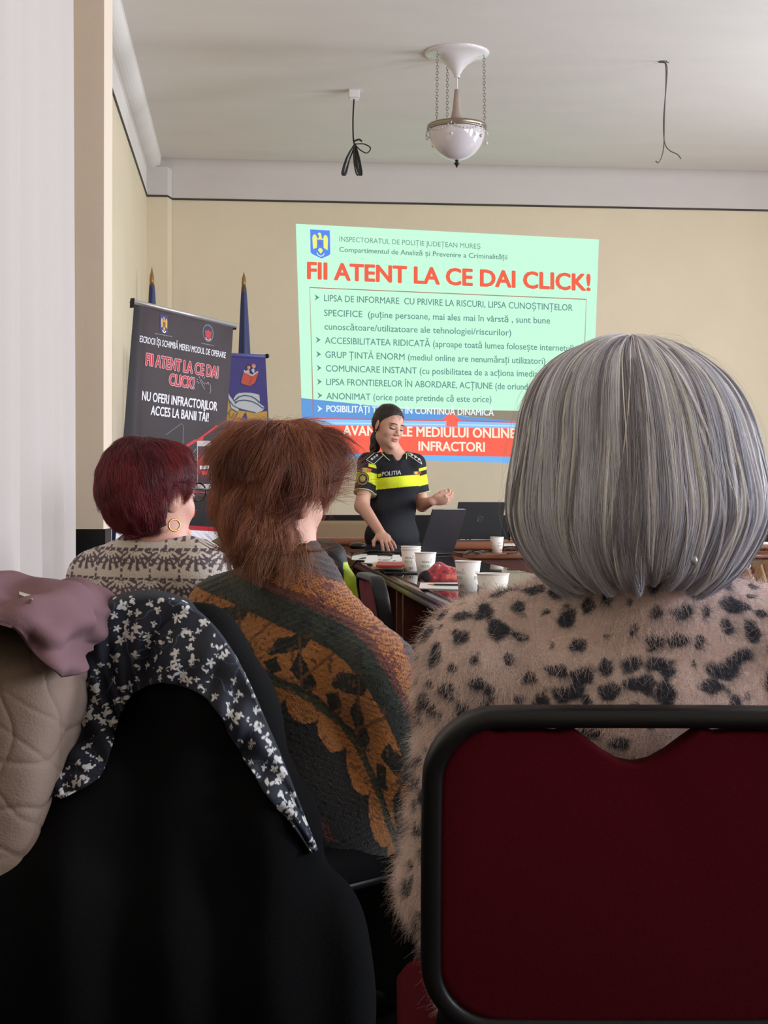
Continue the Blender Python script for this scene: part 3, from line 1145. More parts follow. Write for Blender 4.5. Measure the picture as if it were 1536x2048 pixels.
# ------------------------------------------------------------------ roll-up banner 2 (purple, behind)
TL2, TR2 = P(285, 706, 9.35), P(531, 717, 9.2)
BR2 = P(562, 1330, 9.1)
BL2 = TL2 + (BR2 - TR2) + A(-0.05, 0, 0)
n2 = unit(np.cross(BR2 - TR2, TR2 - TL2))
if np.dot(n2, CAM - TL2) < 0:
    n2 = -n2
ban2 = thing('roll_up_banner', 'purple and yellow roll-up banner with a red book, half hidden behind the black banner', 'banner', A(*((BL2 + BR2) / 2)[:2], 0))


def bwave2(v):
    v = np.asarray(v, float).reshape(-1, 3)
    u = np.clip((v - TL2) @ unit(TR2 - TL2) / np.linalg.norm(TR2 - TL2), 0, 1.1)
    q = np.clip((v - TL2) @ unit(BL2 - TL2) / np.linalg.norm(BL2 - TL2), 0, 1)
    return v + n2 * (0.0022 * np.exp(-((u - 0.90 + 0.12 * q) / 0.03) ** 2) * np.exp(-q * 2) + 0.0008 * np.sin(u * 11))[:, None]


V = [TL2 + (TR2 - TL2) * (i / 79) + ((BL2 - TL2) * (1 - i / 79) + (BR2 - TR2) * (i / 79)) * (j / 39) for j in range(40) for i in range(80)]
mk('sheet', bwave2(V), gridfaces(40, 80), m_print, ban2, True, np.tile(lina((92, 88, 156)), (3200, 1)))
z7 = zz_(430, 690, 11.815)
art = Art(TL2, n2, 0.0009, bwave2)
g = lambda *pts: [z7(*p) for p in pts]
GOLD, PAPER, TEAL = (226, 182, 104), (222, 226, 240), (98, 126, 146)
art.poly(g((-400, 300), (-150, 420), (205, 1000), (330, 1290), (390, 1500), (560, 1545), (1000, 1600), (1230, 1560), (1275, 2600), (-900, 2600)), GOLD, 2)
art.poly(g((60, 650), (215, 900), (300, 1040), (350, 1200), (480, 1370), (540, 1420), (590, 1500), (520, 1590), (395, 1510), (340, 1310), (205, 1010), (30, 800)), PAPER, 3)
art.poly(g((440, 1275), (500, 1180), (570, 1140), (700, 1125), (830, 1130), (960, 1150), (1050, 1180), (1065, 1340), (960, 1260), (860, 1210), (700, 1195), (570, 1230), (480, 1330)), PAPER, 3)
art.poly(g((480, 1390), (560, 1320), (680, 1300), (900, 1330), (1010, 1390), (1120, 1490), (1175, 1490), (1120, 1560), (1000, 1600), (760, 1560), (560, 1500)), PAPER, 3)
art.poly(g((470, 1340), (580, 1240), (720, 1200), (880, 1230), (960, 1280), (1060, 1380), (1175, 1470), (1150, 1500), (1020, 1400), (900, 1330), (680, 1300), (560, 1320)), PAPER, 3)
for pts, wd in ((((205, 1005), (335, 1300), (430, 1430), (560, 1500), (700, 1540), (960, 1600)), 2.2), (((450, 1330), (560, 1230), (700, 1190), (860, 1215), (970, 1280), (1060, 1370)), 2.4),
                (((475, 1385), (560, 1320), (700, 1305), (880, 1335), (1010, 1400), (1130, 1495), (1175, 1480)), 2.4), (((390, 1505), (530, 1585)), 2.2), (((340, 1310), (385, 1500)), 1.6),
                (((380, 1520), (140, 1860), (-100, 2200)), 1.8), (((545, 1600), (360, 1890), (150, 2230)), 1.8), (((500, 1180), (580, 1115)), 1.2)):
    art.line(g(*pts), wd, TEAL, 4)
for k in range(4):
    ox, oy = 395 - k * 98, 1650 + k * 142
    art.line(g((ox - 35, oy - 45), (ox - 55, oy + 45), (ox - 5, oy + 75), (ox + 35, oy + 10), (ox + 60, oy - 40)), 2.0, (176, 126, 86), 4)
art.poly(g((690, 600), (885, 725), (1020, 625), (1030, 660), (945, 900), (830, 975), (640, 915), (620, 880)), (222, 110, 98), 4)
art.poly(g((690, 590), (885, 705), (1015, 612), (1028, 640), (885, 745), (680, 640)), (240, 214, 214), 5)
art.line(g((880, 745), (815, 965)), 0.8, (198, 92, 84), 5)
for cx, cy, hc in ((800, 515, (130, 78, 66)), (918, 490, (206, 130, 150))):
    art.ell(z7(cx, cy), 4.4, 4.2, hc, 5)
    art.ell(z7(cx + 8, cy + 22), 3.4, 3.4, (226, 180, 160), 6)
    art.poly(g((cx - 60, cy + 100), (cx - 5, cy + 60), (cx + 25, cy + 100), (cx + 15, cy + 190), (cx - 30, cy + 150)), (216, 212, 232), 6)
art.build('artwork', m_print, ban2)
a_, b_ = z7(575, 1890), z7(690, 1790)
art.text('OS', a_, b_, 5, (120, 100, 92), 4, 0.01, up=(-3.4, -4.2))
art.build('lettering', m_print, ban2)
e2 = unit(TR2 - TL2)
MB().tube([TL2 - A(0, 0, -0.012), TR2 + e2 * 0.004 + A(0, 0, 0.012)], 0.012, 12).build('top_rail', mat('rail_purple', (84, 80, 140), 0.4), ban2, True)
MB().ball(TR2 + e2 * 0.010 + A(0, 0, 0.016), 0.014, 8).build('end_cap', m_black, ban2, True)
MB().tube([(TL2 + TR2) / 2 - n2 * 0.03, A(*((BL2 + BR2) / 2 - n2 * 0.05)[:2], 0.05)], 0.01, 8).build('support_pole', m_alu, ban2, True)
b2 = (BL2 + BR2) / 2
MB().frame_box(A(b2[0], b2[1], 0.04), e2 * A(1, 1, 0) * 0.44, unit(n2 * A(1, 1, 0)) * 0.06, A(0, 0, 0.04)).build('base_box', m_alu, ban2, bevel=0.012)
# ================================================================== furniture
m_wood = mat('mahogany', (96, 52, 40), 0.28, var=0.22, vscale=7, stretch=(6, 0.6, 6), coat=0.5)
m_wood2 = mat('desk_wood', (128, 74, 48), 0.38, var=0.2, vscale=6, stretch=(0.6, 6, 6), coat=0.2)
m_woodd = mat('dark_wood', (52, 30, 25), 0.5, var=0.2, vscale=7, stretch=(4, 4, 0.7))


def sheet_glass():
    m = bpy.data.materials.new('sheet_glass')
    m.use_nodes = True
    nt = m.node_tree
    for n in list(nt.nodes):
        nt.nodes.remove(n)
    o = nt.nodes.new('ShaderNodeOutputMaterial')
    mx = nt.nodes.new('ShaderNodeMixShader')
    fr = nt.nodes.new('ShaderNodeFresnel')
    fr.inputs[0].default_value = 1.5
    t = nt.nodes.new('ShaderNodeBsdfTransparent')
    t.inputs[0].default_value = (0.93, 0.96, 0.94, 1)
    g = nt.nodes.new('ShaderNodeBsdfGlossy')
    g.inputs['Roughness'].default_value = 0.03
    nt.links.new(fr.outputs[0], mx.inputs[0])
    nt.links.new(t.outputs[0], mx.inputs[1])
    nt.links.new(g.outputs[0], mx.inputs[2])
    nt.links.new(mx.outputs[0], o.inputs[0])
    return m


m_sheet = sheet_glass()
for _o in bpy.data.objects:
    if _o.name.startswith('pane'):
        _o.data.materials.clear()
        _o.data.materials.append(m_sheet)


def conference_table(x0, x1, y0, y1, label):
    t = thing('conference_table', label, 'table', ((x0 + x1) / 2, (y0 + y1) / 2, 0), group='long conference tables')
    zt = 0.774
    MB().box(x0, x1, y0, y1, zt - 0.022, zt).build('tabletop', m_wood, t, bevel=0.010, seg=4)
    MB().box(x0 + 0.012, x1 - 0.012, y0 + 0.004, y1 - 0.004, zt - 0.052, zt - 0.022).build('edge_moulding', m_wood, t, bevel=0.012, seg=4)
    MB().box(x0 + 0.018, x1 - 0.018, y0 + 0.018, y1 - 0.006, zt, zt + 0.006).build('glass_top', m_sheet, t, bevel=0.0015, seg=1)
    for y in (y0 + 0.12, (y0 + y1) / 2, y1 - 0.12):
        MB().box(x0 + 0.05, x1 - 0.05, y - 0.018, y + 0.018, 0.0, zt - 0.052).build('side_panel', m_wood, t, bevel=0.003)
    MB().box(x0 + 0.40, x0 + 0.425, y0 + 0.14, y1 - 0.14, 0.14, zt - 0.052).build('modesty_panel', m_woodd, t, bevel=0.003)
    return t


TX0, TX1 = 0.517, 1.09
conference_table(TX0, TX1, 2.42, 5.795, 'near glass-topped mahogany conference table carrying the red pouch')
conference_table(TX0, TX1, 5.80, 8.65, 'far glass-topped mahogany conference table under the grey laptop and papers')

dk = thing('presidium_desk', 'long two-level brown wooden desk at the front carrying the black laptop', 'desk', (2.9, 8.9, 0))
hx0, hx1 = 1.16, 4.7
MB().box(hx0, hx1, 8.32, 8.98, 0.752, 0.78).build('desk_top', m_wood2, dk, bevel=0.008, seg=3)
MB().box(hx0, hx1, 8.95, 9.65, 0.785, 0.835).build('raised_top', m_wood2, dk, bevel=0.016, seg=4)
MB().box(hx0 + 0.03, hx1 - 0.03, 8.36, 8.38, 0.60, 0.752).build('front_panel', mat('panel_red', (92, 42, 32), 0.4, var=0.15, vscale=6, stretch=(0.6, 6, 6)), dk, bevel=0.003)
for x in (hx0 + 0.05, 2.9, hx1 - 0.05):
    MB().box(x - 0.02, x + 0.02, 8.40, 9.6, 0, 0.752).build('side_panel', m_woodd, dk, bevel=0.003)
MB().box(hx0 + 0.03, hx1 - 0.03, 9.0, 9.02, 0.1, 0.785).build('back_panel', m_woodd, dk, bevel=0.003)

d2 = thing('side_desk', 'brown wooden desk by the back wall left of the policewoman', 'desk', (0.4, 10.2, 0))
MB().box(-0.15, 0.99, 9.95, 10.45, 0.79, 0.838).build('desk_top', m_wood2, d2, bevel=0.018, seg=4)
MB().box(-0.11, 0.95, 10.0, 10.03, 0.05, 0.79).build('front_panel', m_wood2, d2, bevel=0.004)
for x in (-0.11, 0.95):
    MB().box(x - 0.02, x + 0.02, 10.03, 10.42, 0, 0.79).build('side_panel', m_wood2, d2, bevel=0.004)
bn = thing('upholstered_bench', 'tan upholstered bench back between the side desk and the wall', 'bench', (0.45, 10.9, 0))
m_tan = mat('tan_cloth', (150, 122, 92), 0.9, bump=0.1, bscale=400)
MB().box(0.12, 1.05, 10.98, 11.06, 0.40, 0.945).build('backrest', m_tan, bn, bevel=0.03, seg=4)
MB().box(0.12, 1.05, 10.56, 10.98, 0.34, 0.45).build('seat', m_tan, bn, bevel=0.03, seg=4)
for x in (0.16, 1.01):
    for y in (10.6, 11.0):
        MB().box(x - 0.02, x + 0.02, y - 0.02, y + 0.02, 0, 0.34).build('leg', m_woodd, bn)

# ------------------------------------------------------------------ red chairs with black frames
m_red = mat('chair_red', (78, 8, 22), 0.95, spec=0.12, bump=0.25, bscale=900, var=0.12, vscale=420)
m_redf = mat('chair_red_flecked', (116, 34, 44), 0.9, bump=0.25, bscale=900, var=0.25, vscale=300)
m_plast = mat('chair_black', (16, 16, 19), 0.42, spec=0.35, bump=0.05, bscale=500)


def rrect(w, z0, z1, r, n=9):
    """rounded rectangle outline (x, z), counter-clockwise"""
    out = []
    for cx, cz, a in ((w - r, z1 - r, 0), (-w + r, z1 - r, 90), (-w + r, z0 + r, 180), (w - r, z0 + r, 270)):
        out += [(cx + r * math.cos(math.radians(a + 90 * k / (n - 1))), cz + r * math.sin(math.radians(a + 90 * k / (n - 1)))) for k in range(n)]
    return out


def sweep_closed(pts, u_in, prof):
    """closed loop of points, inward directions, profile of (inward, depth y)"""
    n, m = len(pts), len(prof)
    V = []
    for p, u in zip(pts, u_in):
        for a, b_ in prof:
            V.append(p + u * a + A(0, b_, 0))
    F = []
    for i in range(n):
        j = (i + 1) % n
        for k in range(m):
            q = (k + 1) % m
            F.append((i * m + k, i * m + q, j * m + q, j * m + k))
    return V, F


def conference_chair(label, seat_mat, W=0.205, group='red conference chairs'):
    """faces +y; the backrest's top leans to -y"""
    t = thing('conference_chair', label, 'chair', (0, 0, 0), group=group, local=True)
    yb = lambda z: -0.20 - (z - 0.45) * 0.16
    o = rrect(W, 0.50, 0.833, 0.075)
    pts = [A(x, yb(z), z) for x, z in o]
    n = len(pts)
    ui = []
    for i in range(n):
        tn = unit(A(o[(i + 1) % n][0] - o[i - 1][0], 0, o[(i + 1) % n][1] - o[i - 1][1]))
        ui.append(A(-tn[2], 0, tn[0]))
    prof = [(0.004, -0.022), (0.0, -0.016), (0.0, 0.016), (0.004, 0.022), (0.017, 0.022), (0.021, 0.016), (0.021, -0.016), (0.017, -0.022)]
    V, F = sweep_closed(pts, ui, prof[::-1])
    mk('back_frame', V, F, m_plast, t, True).modifiers.new('sub', 'SUBSURF').levels = 1
    # cushion with a dip along its top
    ol = []
    for x, z in rrect(W - 0.016, 0.515, 0.822, 0.066, 8):
        ol.append((x, z))
    top = [q for q in ol]
    res = []
    for i, (x, z) in enumerate(ol):
        res.append((x, z))
        if i == 7:      # the straight top from the right corner to the left one
            for k in range(1, 16):
                xx = (W - 0.016 - 0.066) * (1 - 2 * k / 16)
                e = min(1.0, max(0.0, (0.088 - abs(xx)) / 0.088))
                res.append((xx, 0.822 - 0.045 * (0.5 - 0.5 * math.cos(math.pi * e)) - 0.0))
    res = [(x, z - 0.012 if z > 0.82 else z) for x, z in res]
    V, F = [], []
    m = len(res)
    cz = 0.66
    for yy, s_ in ((-0.016, 0.975), (-0.011, 1.0), (0.012, 1.0), (0.020, 0.96)):
        for x, z in res:
            V.append((x * s_, yb(z) + yy, cz + (z - cz) * s_))
    for r in range(3):
        for k in range(m):
            q = (k + 1) % m
            F.append((r * m + k, r * m + q, (r + 1) * m + q, (r + 1) * m + k))
    F.append(tuple(range(m))[::-1])
    F.append(tuple(3 * m + k for k in range(m)))
    F = [f[::-1] for f in F]
    c = mk('backrest', V, F, seat_mat, t, True)
    bv = c.modifiers.new('bevel', 'BEVEL')
    bv.width, bv.segments, bv.limit_method = 0.004, 2, 'ANGLE'
    # seat
    V, F = [], []
    so = rrect(0.225, -0.21, 0.21, 0.08)
    m = len(so)
    for z, s_ in ((0.405, 0.95), (0.412, 1.0), (0.445, 1.0), (0.458, 0.96), (0.464, 0.80)):
        V += [(x * s_, y * s_ + 0.01, z) for x, y in so]
    for r in range(4):
        for k in range(m):
            q = (k + 1) % m
            F.append((r * m + k, r * m + q, (r + 1) * m + q, (r + 1) * m + k))
    F.append(tuple(range(m))[::-1])
    F.append(tuple(4 * m + k for k in range(m)))
    mk('seat', V, F, seat_mat, t, True)
    MB().box(-0.2, 0.2, -0.18, 0.2, 0.385, 0.405).build('seat_frame', m_plast, t, bevel=0.008)
    for sx in (-1, 1):
        MB().tube(catmull([(sx * 0.2, 0.18, 0.39), (sx * 0.215, 0.2, 0.36), (sx * 0.222, 0.235, 0.0)], 12), 0.013, 8).build('leg', m_plast, t, True)
        MB().tube(catmull([(sx * 0.17, yb(0.54), 0.54), (sx * 0.19, -0.2, 0.44), (sx * 0.205, -0.21, 0.36), (sx * 0.222, -0.25, 0.0)], 14), 0.013, 8).build('leg', m_plast, t, True)
    return t


def set_chair(c, px, d, z=0.83, rot=0.0, label=None, first=False):
    """put a chair so that the top of its back shows at px and depth d"""
    q = P(px, 1021, d)
    rz = rot
    back = A(-math.sin(rz) * -0.26, math.cos(rz) * -0.26)
    loc = A(q[0] - back[0], q[1] - back[1], 0)
    if first:
        c.location = tuple(loc)
        c.rotation_euler = (0, 0, rz)
        return c
    return dup(c, loc, rz, label)


chair_a = conference_chair('red conference chair with black frame in the front right, a fuzzy sweater behind it', m_red)
set_chair(chair_a, 1270, 1.46, rot=-YAW, first=True)
chair_b = conference_chair('dark conference chair under the black coat and the flowered scarf', mat('chair_dark', (14, 13, 15), 0.95, spec=0.1))
set_chair(chair_b, 318, 2.47, rot=-YAW - 0.74, first=True)
chair_c = set_chair(chair_a, -205, 2.32, rot=-YAW + 0.02, label='conference chair under the quilted beige jacket on the far left')
chair_d = conference_chair('red conference chair with grey black frame seen edge on beside the near table', m_redf)
set_chair(chair_d, 740, 4.50, rot=-YAW - 1.43, first=True)
chair_e = set_chair(chair_d, 640, 6.55, rot=-YAW - 1.3, label='red conference chair under the lime and black jacket')
chair_f = set_chair(chair_d, 1482, 4.35, rot=-YAW + 1.1, label='red conference chair on the right behind the brown sachets')
chair_g = set_chair(chair_d, 1500, 5.6, rot=-YAW + 1.2, label='red conference chair on the right farther along the near table')

# ------------------------------------------------------------------ paper cups
m_cup = mat('paper_cup', (236, 226, 218), 0.55, bump=0.03, bscale=60)
m_ink = mat('cup_print', None, 0.7, col=True)
CH, CR0, CR1 = 0.092, 0.0275, 0.0385


def cup_pt(a, z, off=0.0004):
    r = CR0 + (CR1 - CR0) * z / CH + off
    return A(r * math.sin(a), -r * math.cos(a), z)      # a = 0 faces -y (the camera side)


def paper_cup(label, stamp=True):
    t = thing('paper_cup', label, 'cup', (0, 0, 0), group='white paper cups', local=True)
    MB().lathe([(0.0, 0.006), (CR0 - 0.002, 0.006), (CR0 - 0.002, 0.0), (CR0, 0.0), (CR1, CH - 0.003), (CR1 - 0.001, CH - 0.003), (CR0 - 0.001, 0.008), (0.0, 0.008)], n=40).build('body', m_cup, t, True)
    MB().tube([(CR1 * math.cos(a), CR1 * math.sin(a), CH - 0.003) for a in np.linspace(0, 2 * math.pi, 41)[:-1]], 0.0017, 7, closed=True).build('rim', m_cup, t, True)
    if stamp:
        w = MB()
        green, grey = lina((140, 166, 138)), lina((150, 150, 140))
        for rep in (0.0, 2.1, 4.2):
            for txt, z, a0, a1, cap in (('takea', 0.053, -0.50, 0.30, 0.011), ('BREAK', 0.036, -0.55, 0.45, 0.010)):
                uv, F = text_uv(txt)
                V = [cup_pt(rep + a0 + (a1 - a0) * u, z + cap * v) for u, v in uv]
                w.add(V, F, green if txt == 'BREAK' else grey)
            tri = [(0.36, 0.054), (0.66, 0.054), (0.53, 0.068)]
            for (a, z), (b_, y) in zip(tri, tri[1:] + tri[:1]):
                w.tube([cup_pt(rep + a + (b_ - a) * k / 4, z + (y - z) * k / 4, 0.0002) for k in range(5)], 0.0005, 4, c=grey)
            w.add([cup_pt(rep + 0.08 + 0.25 * (i % 4) / 3, 0.012 + 0.009 * (i // 4)) for i in range(8)], [(0, 1, 5, 4), (1, 2, 6, 5)], lina((150, 60, 62)))
            w.add([cup_pt(rep + 0.36 + 0.3 * (i % 4) / 3, 0.012 + 0.009 * (i // 4)) for i in range(8)], [(0, 1, 5, 4), (1, 2, 6, 5)], lina((140, 140, 136)))
        w.build('lettering', m_ink, t)
    return t


def cup_at(c, px, d, z, rot, label, first=False):
    q = P(px, 1021, d)
    if first:
        c.location = (q[0], q[1], z)
        c.rotation_euler = (0, 0, rot)
        return c
    return dup(c, (q[0], q[1], z), rot, label)


TZ = 0.7805
cup0 = paper_cup('white paper cup right of the red pouch, standing tallest')
cup_at(cup0, 936, 4.50, TZ, 1.0, None, True)
cup_at(cup0, 986, 3.62, TZ, 0.75, 'white paper cup half hidden by the fuzzy shoulder')
cup_at(cup0, 851, 5.42, TZ, 0.0, 'white paper cup with green print just left of the red pouch')
cup_at(cup0, 822, 5.88, TZ, -0.35, 'lower of the two nested paper cups by the papers')
cup_at(cup0, 822, 5.88, TZ + 0.011, 0.3, 'upper of the two nested paper cups by the papers')
cup_at(cup0, 994, 8.58, 0.781, 0.5, 'small far white paper cup on the brown desk in front of the laptop')
cup_s = cup_at(cup0, 1546, 2.70, TZ, 0.2, 'white paper cup holding brown sachets at the right edge')

# brown paper sachets standing in the right cup
m_kraft = mat('kraft_paper', (152, 116, 82), 0.8, var=0.08, vscale=90, bump=0.1, bscale=300)
for i, (b0, t0, w_, lb) in enumerate((((1538, 1232), (1482, 1128), 0.016, 'brown paper sachet leaning farthest left in the right cup'),
                                      ((1541, 1232), (1512, 1124), 0.020, 'wide brown paper sachet with a print in the middle of the right cup'),
                                      ((1549, 1236), (1533, 1121), 0.016, 'brown paper sachet standing nearly upright in the right cup'))):
    a, b = P(*b0, 2.695 + i * 0.006), P(*t0, 2.68 + i * 0.014)
    t_ = unit(b - a)
    s_ = unit(np.cross(t_, _f))
    nrm = np.cross(s_, t_)
    s = thing('sugar_sachet', lb, 'sachet', a, group='brown sachets in the cup')
    V = []
    for k in range(13):
        f = k / 12
        th = 0.0015 * math.sin(math.pi * min(1, max(0, f))) + 0.0003
        for x, y in ((-1, 0), (-0.5, 1), (0.5, 1), (1, 0), (0.5, -1), (-0.5, -1)):
            V.append(a + (b - a) * f + s_ * x * w_ / 2 + nrm * y * th)
    F = gridfaces(13, 6, True).tolist() + [tuple(range(6)), tuple(72 + k for k in range(6))[::-1]]
    mk('packet', V, F, m_kraft, s, True)
    MB().frame_box(b - t_ * 0.003, s_ * w_ / 2, t_ * 0.004, nrm * 0.0006).build('sealed_end', m_kraft, s)

# ------------------------------------------------------------------ laptops
m_lapg = mat('laptop_grey', (40, 36, 41), 0.45, metal=0.2, bump=0.02, bscale=800)
m_lapb = mat('laptop_black', (24, 24, 27), 0.5)
m_silver = mat('laptop_silver', (150, 154, 164), 0.4, metal=0.5)
m_screen = mat('dark_screen', (10, 11, 14), 0.15)


def laptop(label, L, R, up, base_dir, m, th=0.007, depth=0.235, bm=None):
    """L, R hinge ends; up = lid vector; base_dir = horizontal unit vector to the user"""
    t = thing('laptop', label, 'laptop', A(*((L + R) / 2)[:2], min(L[2], R[2]) - 0.012))
    w = R - L
    n = unit(np.cross(w, up))
    if np.dot(n, base_dir) > 0:
        n = -n                                  # away from the user
    MB().frame_box((L + R) / 2 + up / 2 + n * th / 2, w / 2, up / 2, n * th / 2).build('lid', m, t, bevel=0.004)
    MB().frame_box((L + R) / 2 + up / 2 - n * 0.0006, w * 0.47, up * 0.44, n * 0.0005).build('screen', m_screen, t)
    c = (L + R) / 2 + base_dir * depth / 2 - A(0, 0, 0.002)
    MB().frame_box(c, w / 2, base_dir * depth / 2, A(0, 0, 0.009)).build('base', bm or m, t, bevel=0.004)
    MB().frame_box((L + R) / 2 + base_dir * 0.10 + A(0, 0, 0.0075), w * 0.45, base_dir * 0.05, A(0, 0, 0.0008)).build('keyboard', m_screen, t)
    return t, n


L, R = P(837, 1103, 8.05), P(905, 1102.5, 8.30)
L[2] = R[2] = TZ + 0.012
w = R - L
bd = unit(A(-w[1], w[0], 0))
if np.dot(bd, A(-1, 1, 0)) < 0:
    bd = -bd
lp1, n1 = laptop('open grey laptop with its lid back towards the room on the far table', L, R, A(0, 0, 0.236) - bd * 0.088, bd, m_lapg)
e = unit(w)
upv = A(0, 0, 0.236) - bd * 0.088
MB().frame_box((L + R) / 2 + upv * 1.0 + w * 0.12 + n1 * 0.0035, e * 0.10, unit(upv) * 0.002, n1 * 0.003).build('lid_lip', m_silver, lp1, bevel=0.001)

L, R = P(906, 1080, 9.27), P(1000, 1080, 9.33)
L[2] = R[2] = 0.835 + 0.012
w = R - L
bd = unit(A(-w[1], w[0], 0))
if bd[1] < 0:
    bd = -bd
upv = A(0, 0, 0.226) - bd * 0.045 + unit(w) * 0.02
lp2, n2_ = laptop('open black laptop on the raised desk with a ring emblem on its lid', L, R, upv, bd, m_lapb, th=0.010, bm=m_silver)
e, uu = unit(w), unit(upv)
c = (L + R) / 2 + upv * 0.55 + n2_ * 0.0106
wb = MB()
wb.tube([c + e * 0.017 * math.cos(a) + uu * 0.017 * math.sin(a) for a in np.linspace(0, 2 * math.pi, 33)[:-1]], 0.0012, 6, closed=True)
place_text(wb, 'DELL', c - e * 0.0125 - uu * 0.005, c + e * 0.0125 - uu * 0.005, uu * 0.010, n2_ * 0.0002)
wb.build('emblem', mat('emblem_grey', (104, 104, 110), 0.35, metal=0.4), lp2)
for k, f in enumerate((0.12, 0.28, 0.36, 0.86)):
    q = L + w * f - bd * 0.001 - A(0, 0, 0.002)
    MB().frame_box(q, e * 0.006, bd * 0.001, A(0, 0, 0.004)).build('port', m_screen, lp2)

# ------------------------------------------------------------------ things lying on the tables


def slab(name, px, z, th, m, label, cat, group=None, bevel=0.0):
    """a flat thing on the table, its corners given where they rest"""
    q = [on_z(x, y, z) for x, y in px]
    c = np.mean(q, 0)
    n = len(q)
    V = [p - A(0, 0, 0) for p in q] + [p + A(0, 0, th) for p in q]
    F = [tuple(range(n))[::-1], tuple(range(n, 2 * n))] + [(k, (k + 1) % n, n + (k + 1) % n, n + k) for k in range(n)]
    o = mk(name, V, F, m, None, False, org=c)
    o.location = tuple(c)
    if bevel:
        b = o.modifiers.new('bevel', 'BEVEL')
        b.width = bevel
    return tag(o, label, cat, group)


m_paper = mat('white_paper', (224, 220, 214), 0.7)
m_maga = mat('magazine_print', (190, 186, 182), 0.5)
_nt = m_maga.node_tree
_v = _nt.nodes.new('ShaderNodeTexVoronoi')
_v.inputs['Scale'].default_value = 26
_r = _nt.nodes.new('ShaderNodeValToRGB')
_r.color_ramp.interpolation = 'CONSTANT'
_r.color_ramp.elements[0].color = (0.02, 0.02, 0.02, 1)
_r.color_ramp.elements[1].position = 0.42
_r.color_ramp.elements[1].color = (0.7, 0.68, 0.66, 1)
_t = _nt.nodes.new('ShaderNodeTexCoord')
_nt.links.new(_t.outputs['Object'], _v.inputs['Vector'])
_nt.links.new(_v.outputs['Distance'], _r.inputs[0])
_nt.links.new(_r.outputs[0], _nt.nodes['Principled BSDF'].inputs['Base Color'])
m_cream = mat('booklet_cream', (206, 184, 140), 0.6)
m_redb = mat('booklet_red', (170, 44, 44), 0.5)
m_gry = mat('booklet_grey', (120, 108, 100), 0.5)
slab('paper_sheet', [(703, 1120), (826, 1123), (822, 1111), (706, 1108)], TZ, 0.002, m_paper, 'white paper sheet on the far table behind the magazines', 'paper')
slab('magazine', [(727, 1128), (800, 1132), (808, 1121), (740, 1119)], TZ, 0.004, m_maga, 'black and white patterned leaflet on the far table', 'leaflet')
slab('dark_folder', [(770, 1147), (836, 1148), (834, 1140), (762, 1139)], TZ, 0.004, m_lapb, 'dark folder lying under the nested cups', 'folder')
slab('grey_booklet', [(748, 1142), (806, 1143), (806, 1136), (745, 1135)], TZ, 0.012, m_gry, 'grey booklet at the bottom of the small pile', 'booklet', 'booklets in the pile')
slab('cream_booklet', [(745, 1138), (805, 1139), (808, 1130), (748, 1129)], TZ + 0.0125, 0.010, m_cream, 'cream booklet in the middle of the small pile', 'booklet', 'booklets in the pile')
slab('red_booklet', [(752, 1134), (806, 1135), (808, 1128), (755, 1126)], TZ + 0.023, 0.007, m_redb, 'red booklet on top of the small pile', 'booklet', 'booklets in the pile')
slab('note_papers', [(838, 1178), (940, 1181), (938, 1166), (842, 1163)], TZ, 0.003, m_paper, 'white papers under the red pouch', 'paper')
slab('desk_paper', [(1008, 1092), (1044, 1092), (1042, 1088), (1008, 1088)], 0.836, 0.003, m_paper, 'white paper under the glass mug', 'paper')
# folded white leaflets standing up a little on the pile
for k, (x, y, h, lb) in enumerate(((742, 1124, 0.03, 'white folded leaflet sticking up left on the far table'), (793, 1122, 0.028, 'white folded leaflet beside the nested cups'))):
    q = on_z(x, y, TZ + 0.005)
    w = MB().poly([q - _r2 * 0.03, q + _r2 * 0.035, q + _r2 * 0.03 + A(0, 0.02, h), q - _r2 * 0.015 + A(0, 0.02, h)])
    o = mk('leaflet', np.concatenate(w.V) - q, w.F, m_paper if k == 0 else m_maga, None, False)
    o.location = tuple(q)
    o.modifiers.new('thick', 'SOLIDIFY').thickness = 0.0015
    tag(o, lb, 'leaflet', 'white leaflets on the table')

# red brocade pouch
q = on_z(878, 1166, TZ)
s = Sdf()
dR, dF = A(_r2[0], _r2[1], 0), A(_f[0], _f[1], 0)
at = lambda a, b, c: q + dR * a + dF * b + A(0, 0, c)
Rm = np.stack([dR, dF, A(0, 0, 1)], 1)
s.ell(at(0.0, 0, 0.022), (0.062, 0.035, 0.024), Rm, 0.02)
s.cone(at(0.0, 0, 0.05), at(0.045, 0.0, 0.028), 0.018, 0.020, 0.02)
s.cone(at(0.0, 0, 0.05), at(-0.055, -0.015, 0.014), 0.016, 0.010, 0.015)
s.cone(at(0.045, 0, 0.028), at(0.062, 0, 0.016), 0.020, 0.014, 0.015)
s.plane(q, (0, 0, -1))
V, F = s.mesh(0.0025)
n = fbm(V, 60, 3)
c = lina(np.where((n > 0.35)[:, None], (196, 96, 84), np.where((n < -0.45)[:, None], (112, 22, 36), (160, 40, 52))))
pch = thing('pouch', 'red brocade pouch with a snap button between the paper cups', 'pouch', q)
mk('body', V, F, mat('brocade', None, 0.45, col=True, sheen=0.2, bump=0.15, bscale=300), pch, True, c)
MB().ball(at(-0.002, -0.018, 0.058), 0.006, 7, sc=(1, 0.5, 1)).build('snap_button', m_silver, pch, True)
s = Sdf().ell(at(-0.036, -0.004, 0.022), (0.024, 0.020, 0.018), Rm, 0.01).cone(at(-0.036, 0, 0.03), at(-0.058, 0, 0.012), 0.010, 0.007, 0.01).plane(q, (0, 0, -1))
V, F = s.mesh(0.0025)
mk('lining', V - dF * 0.010 - dR * 0.006, F, mat('lining_black', (22, 16, 18), 0.8), pch, True)
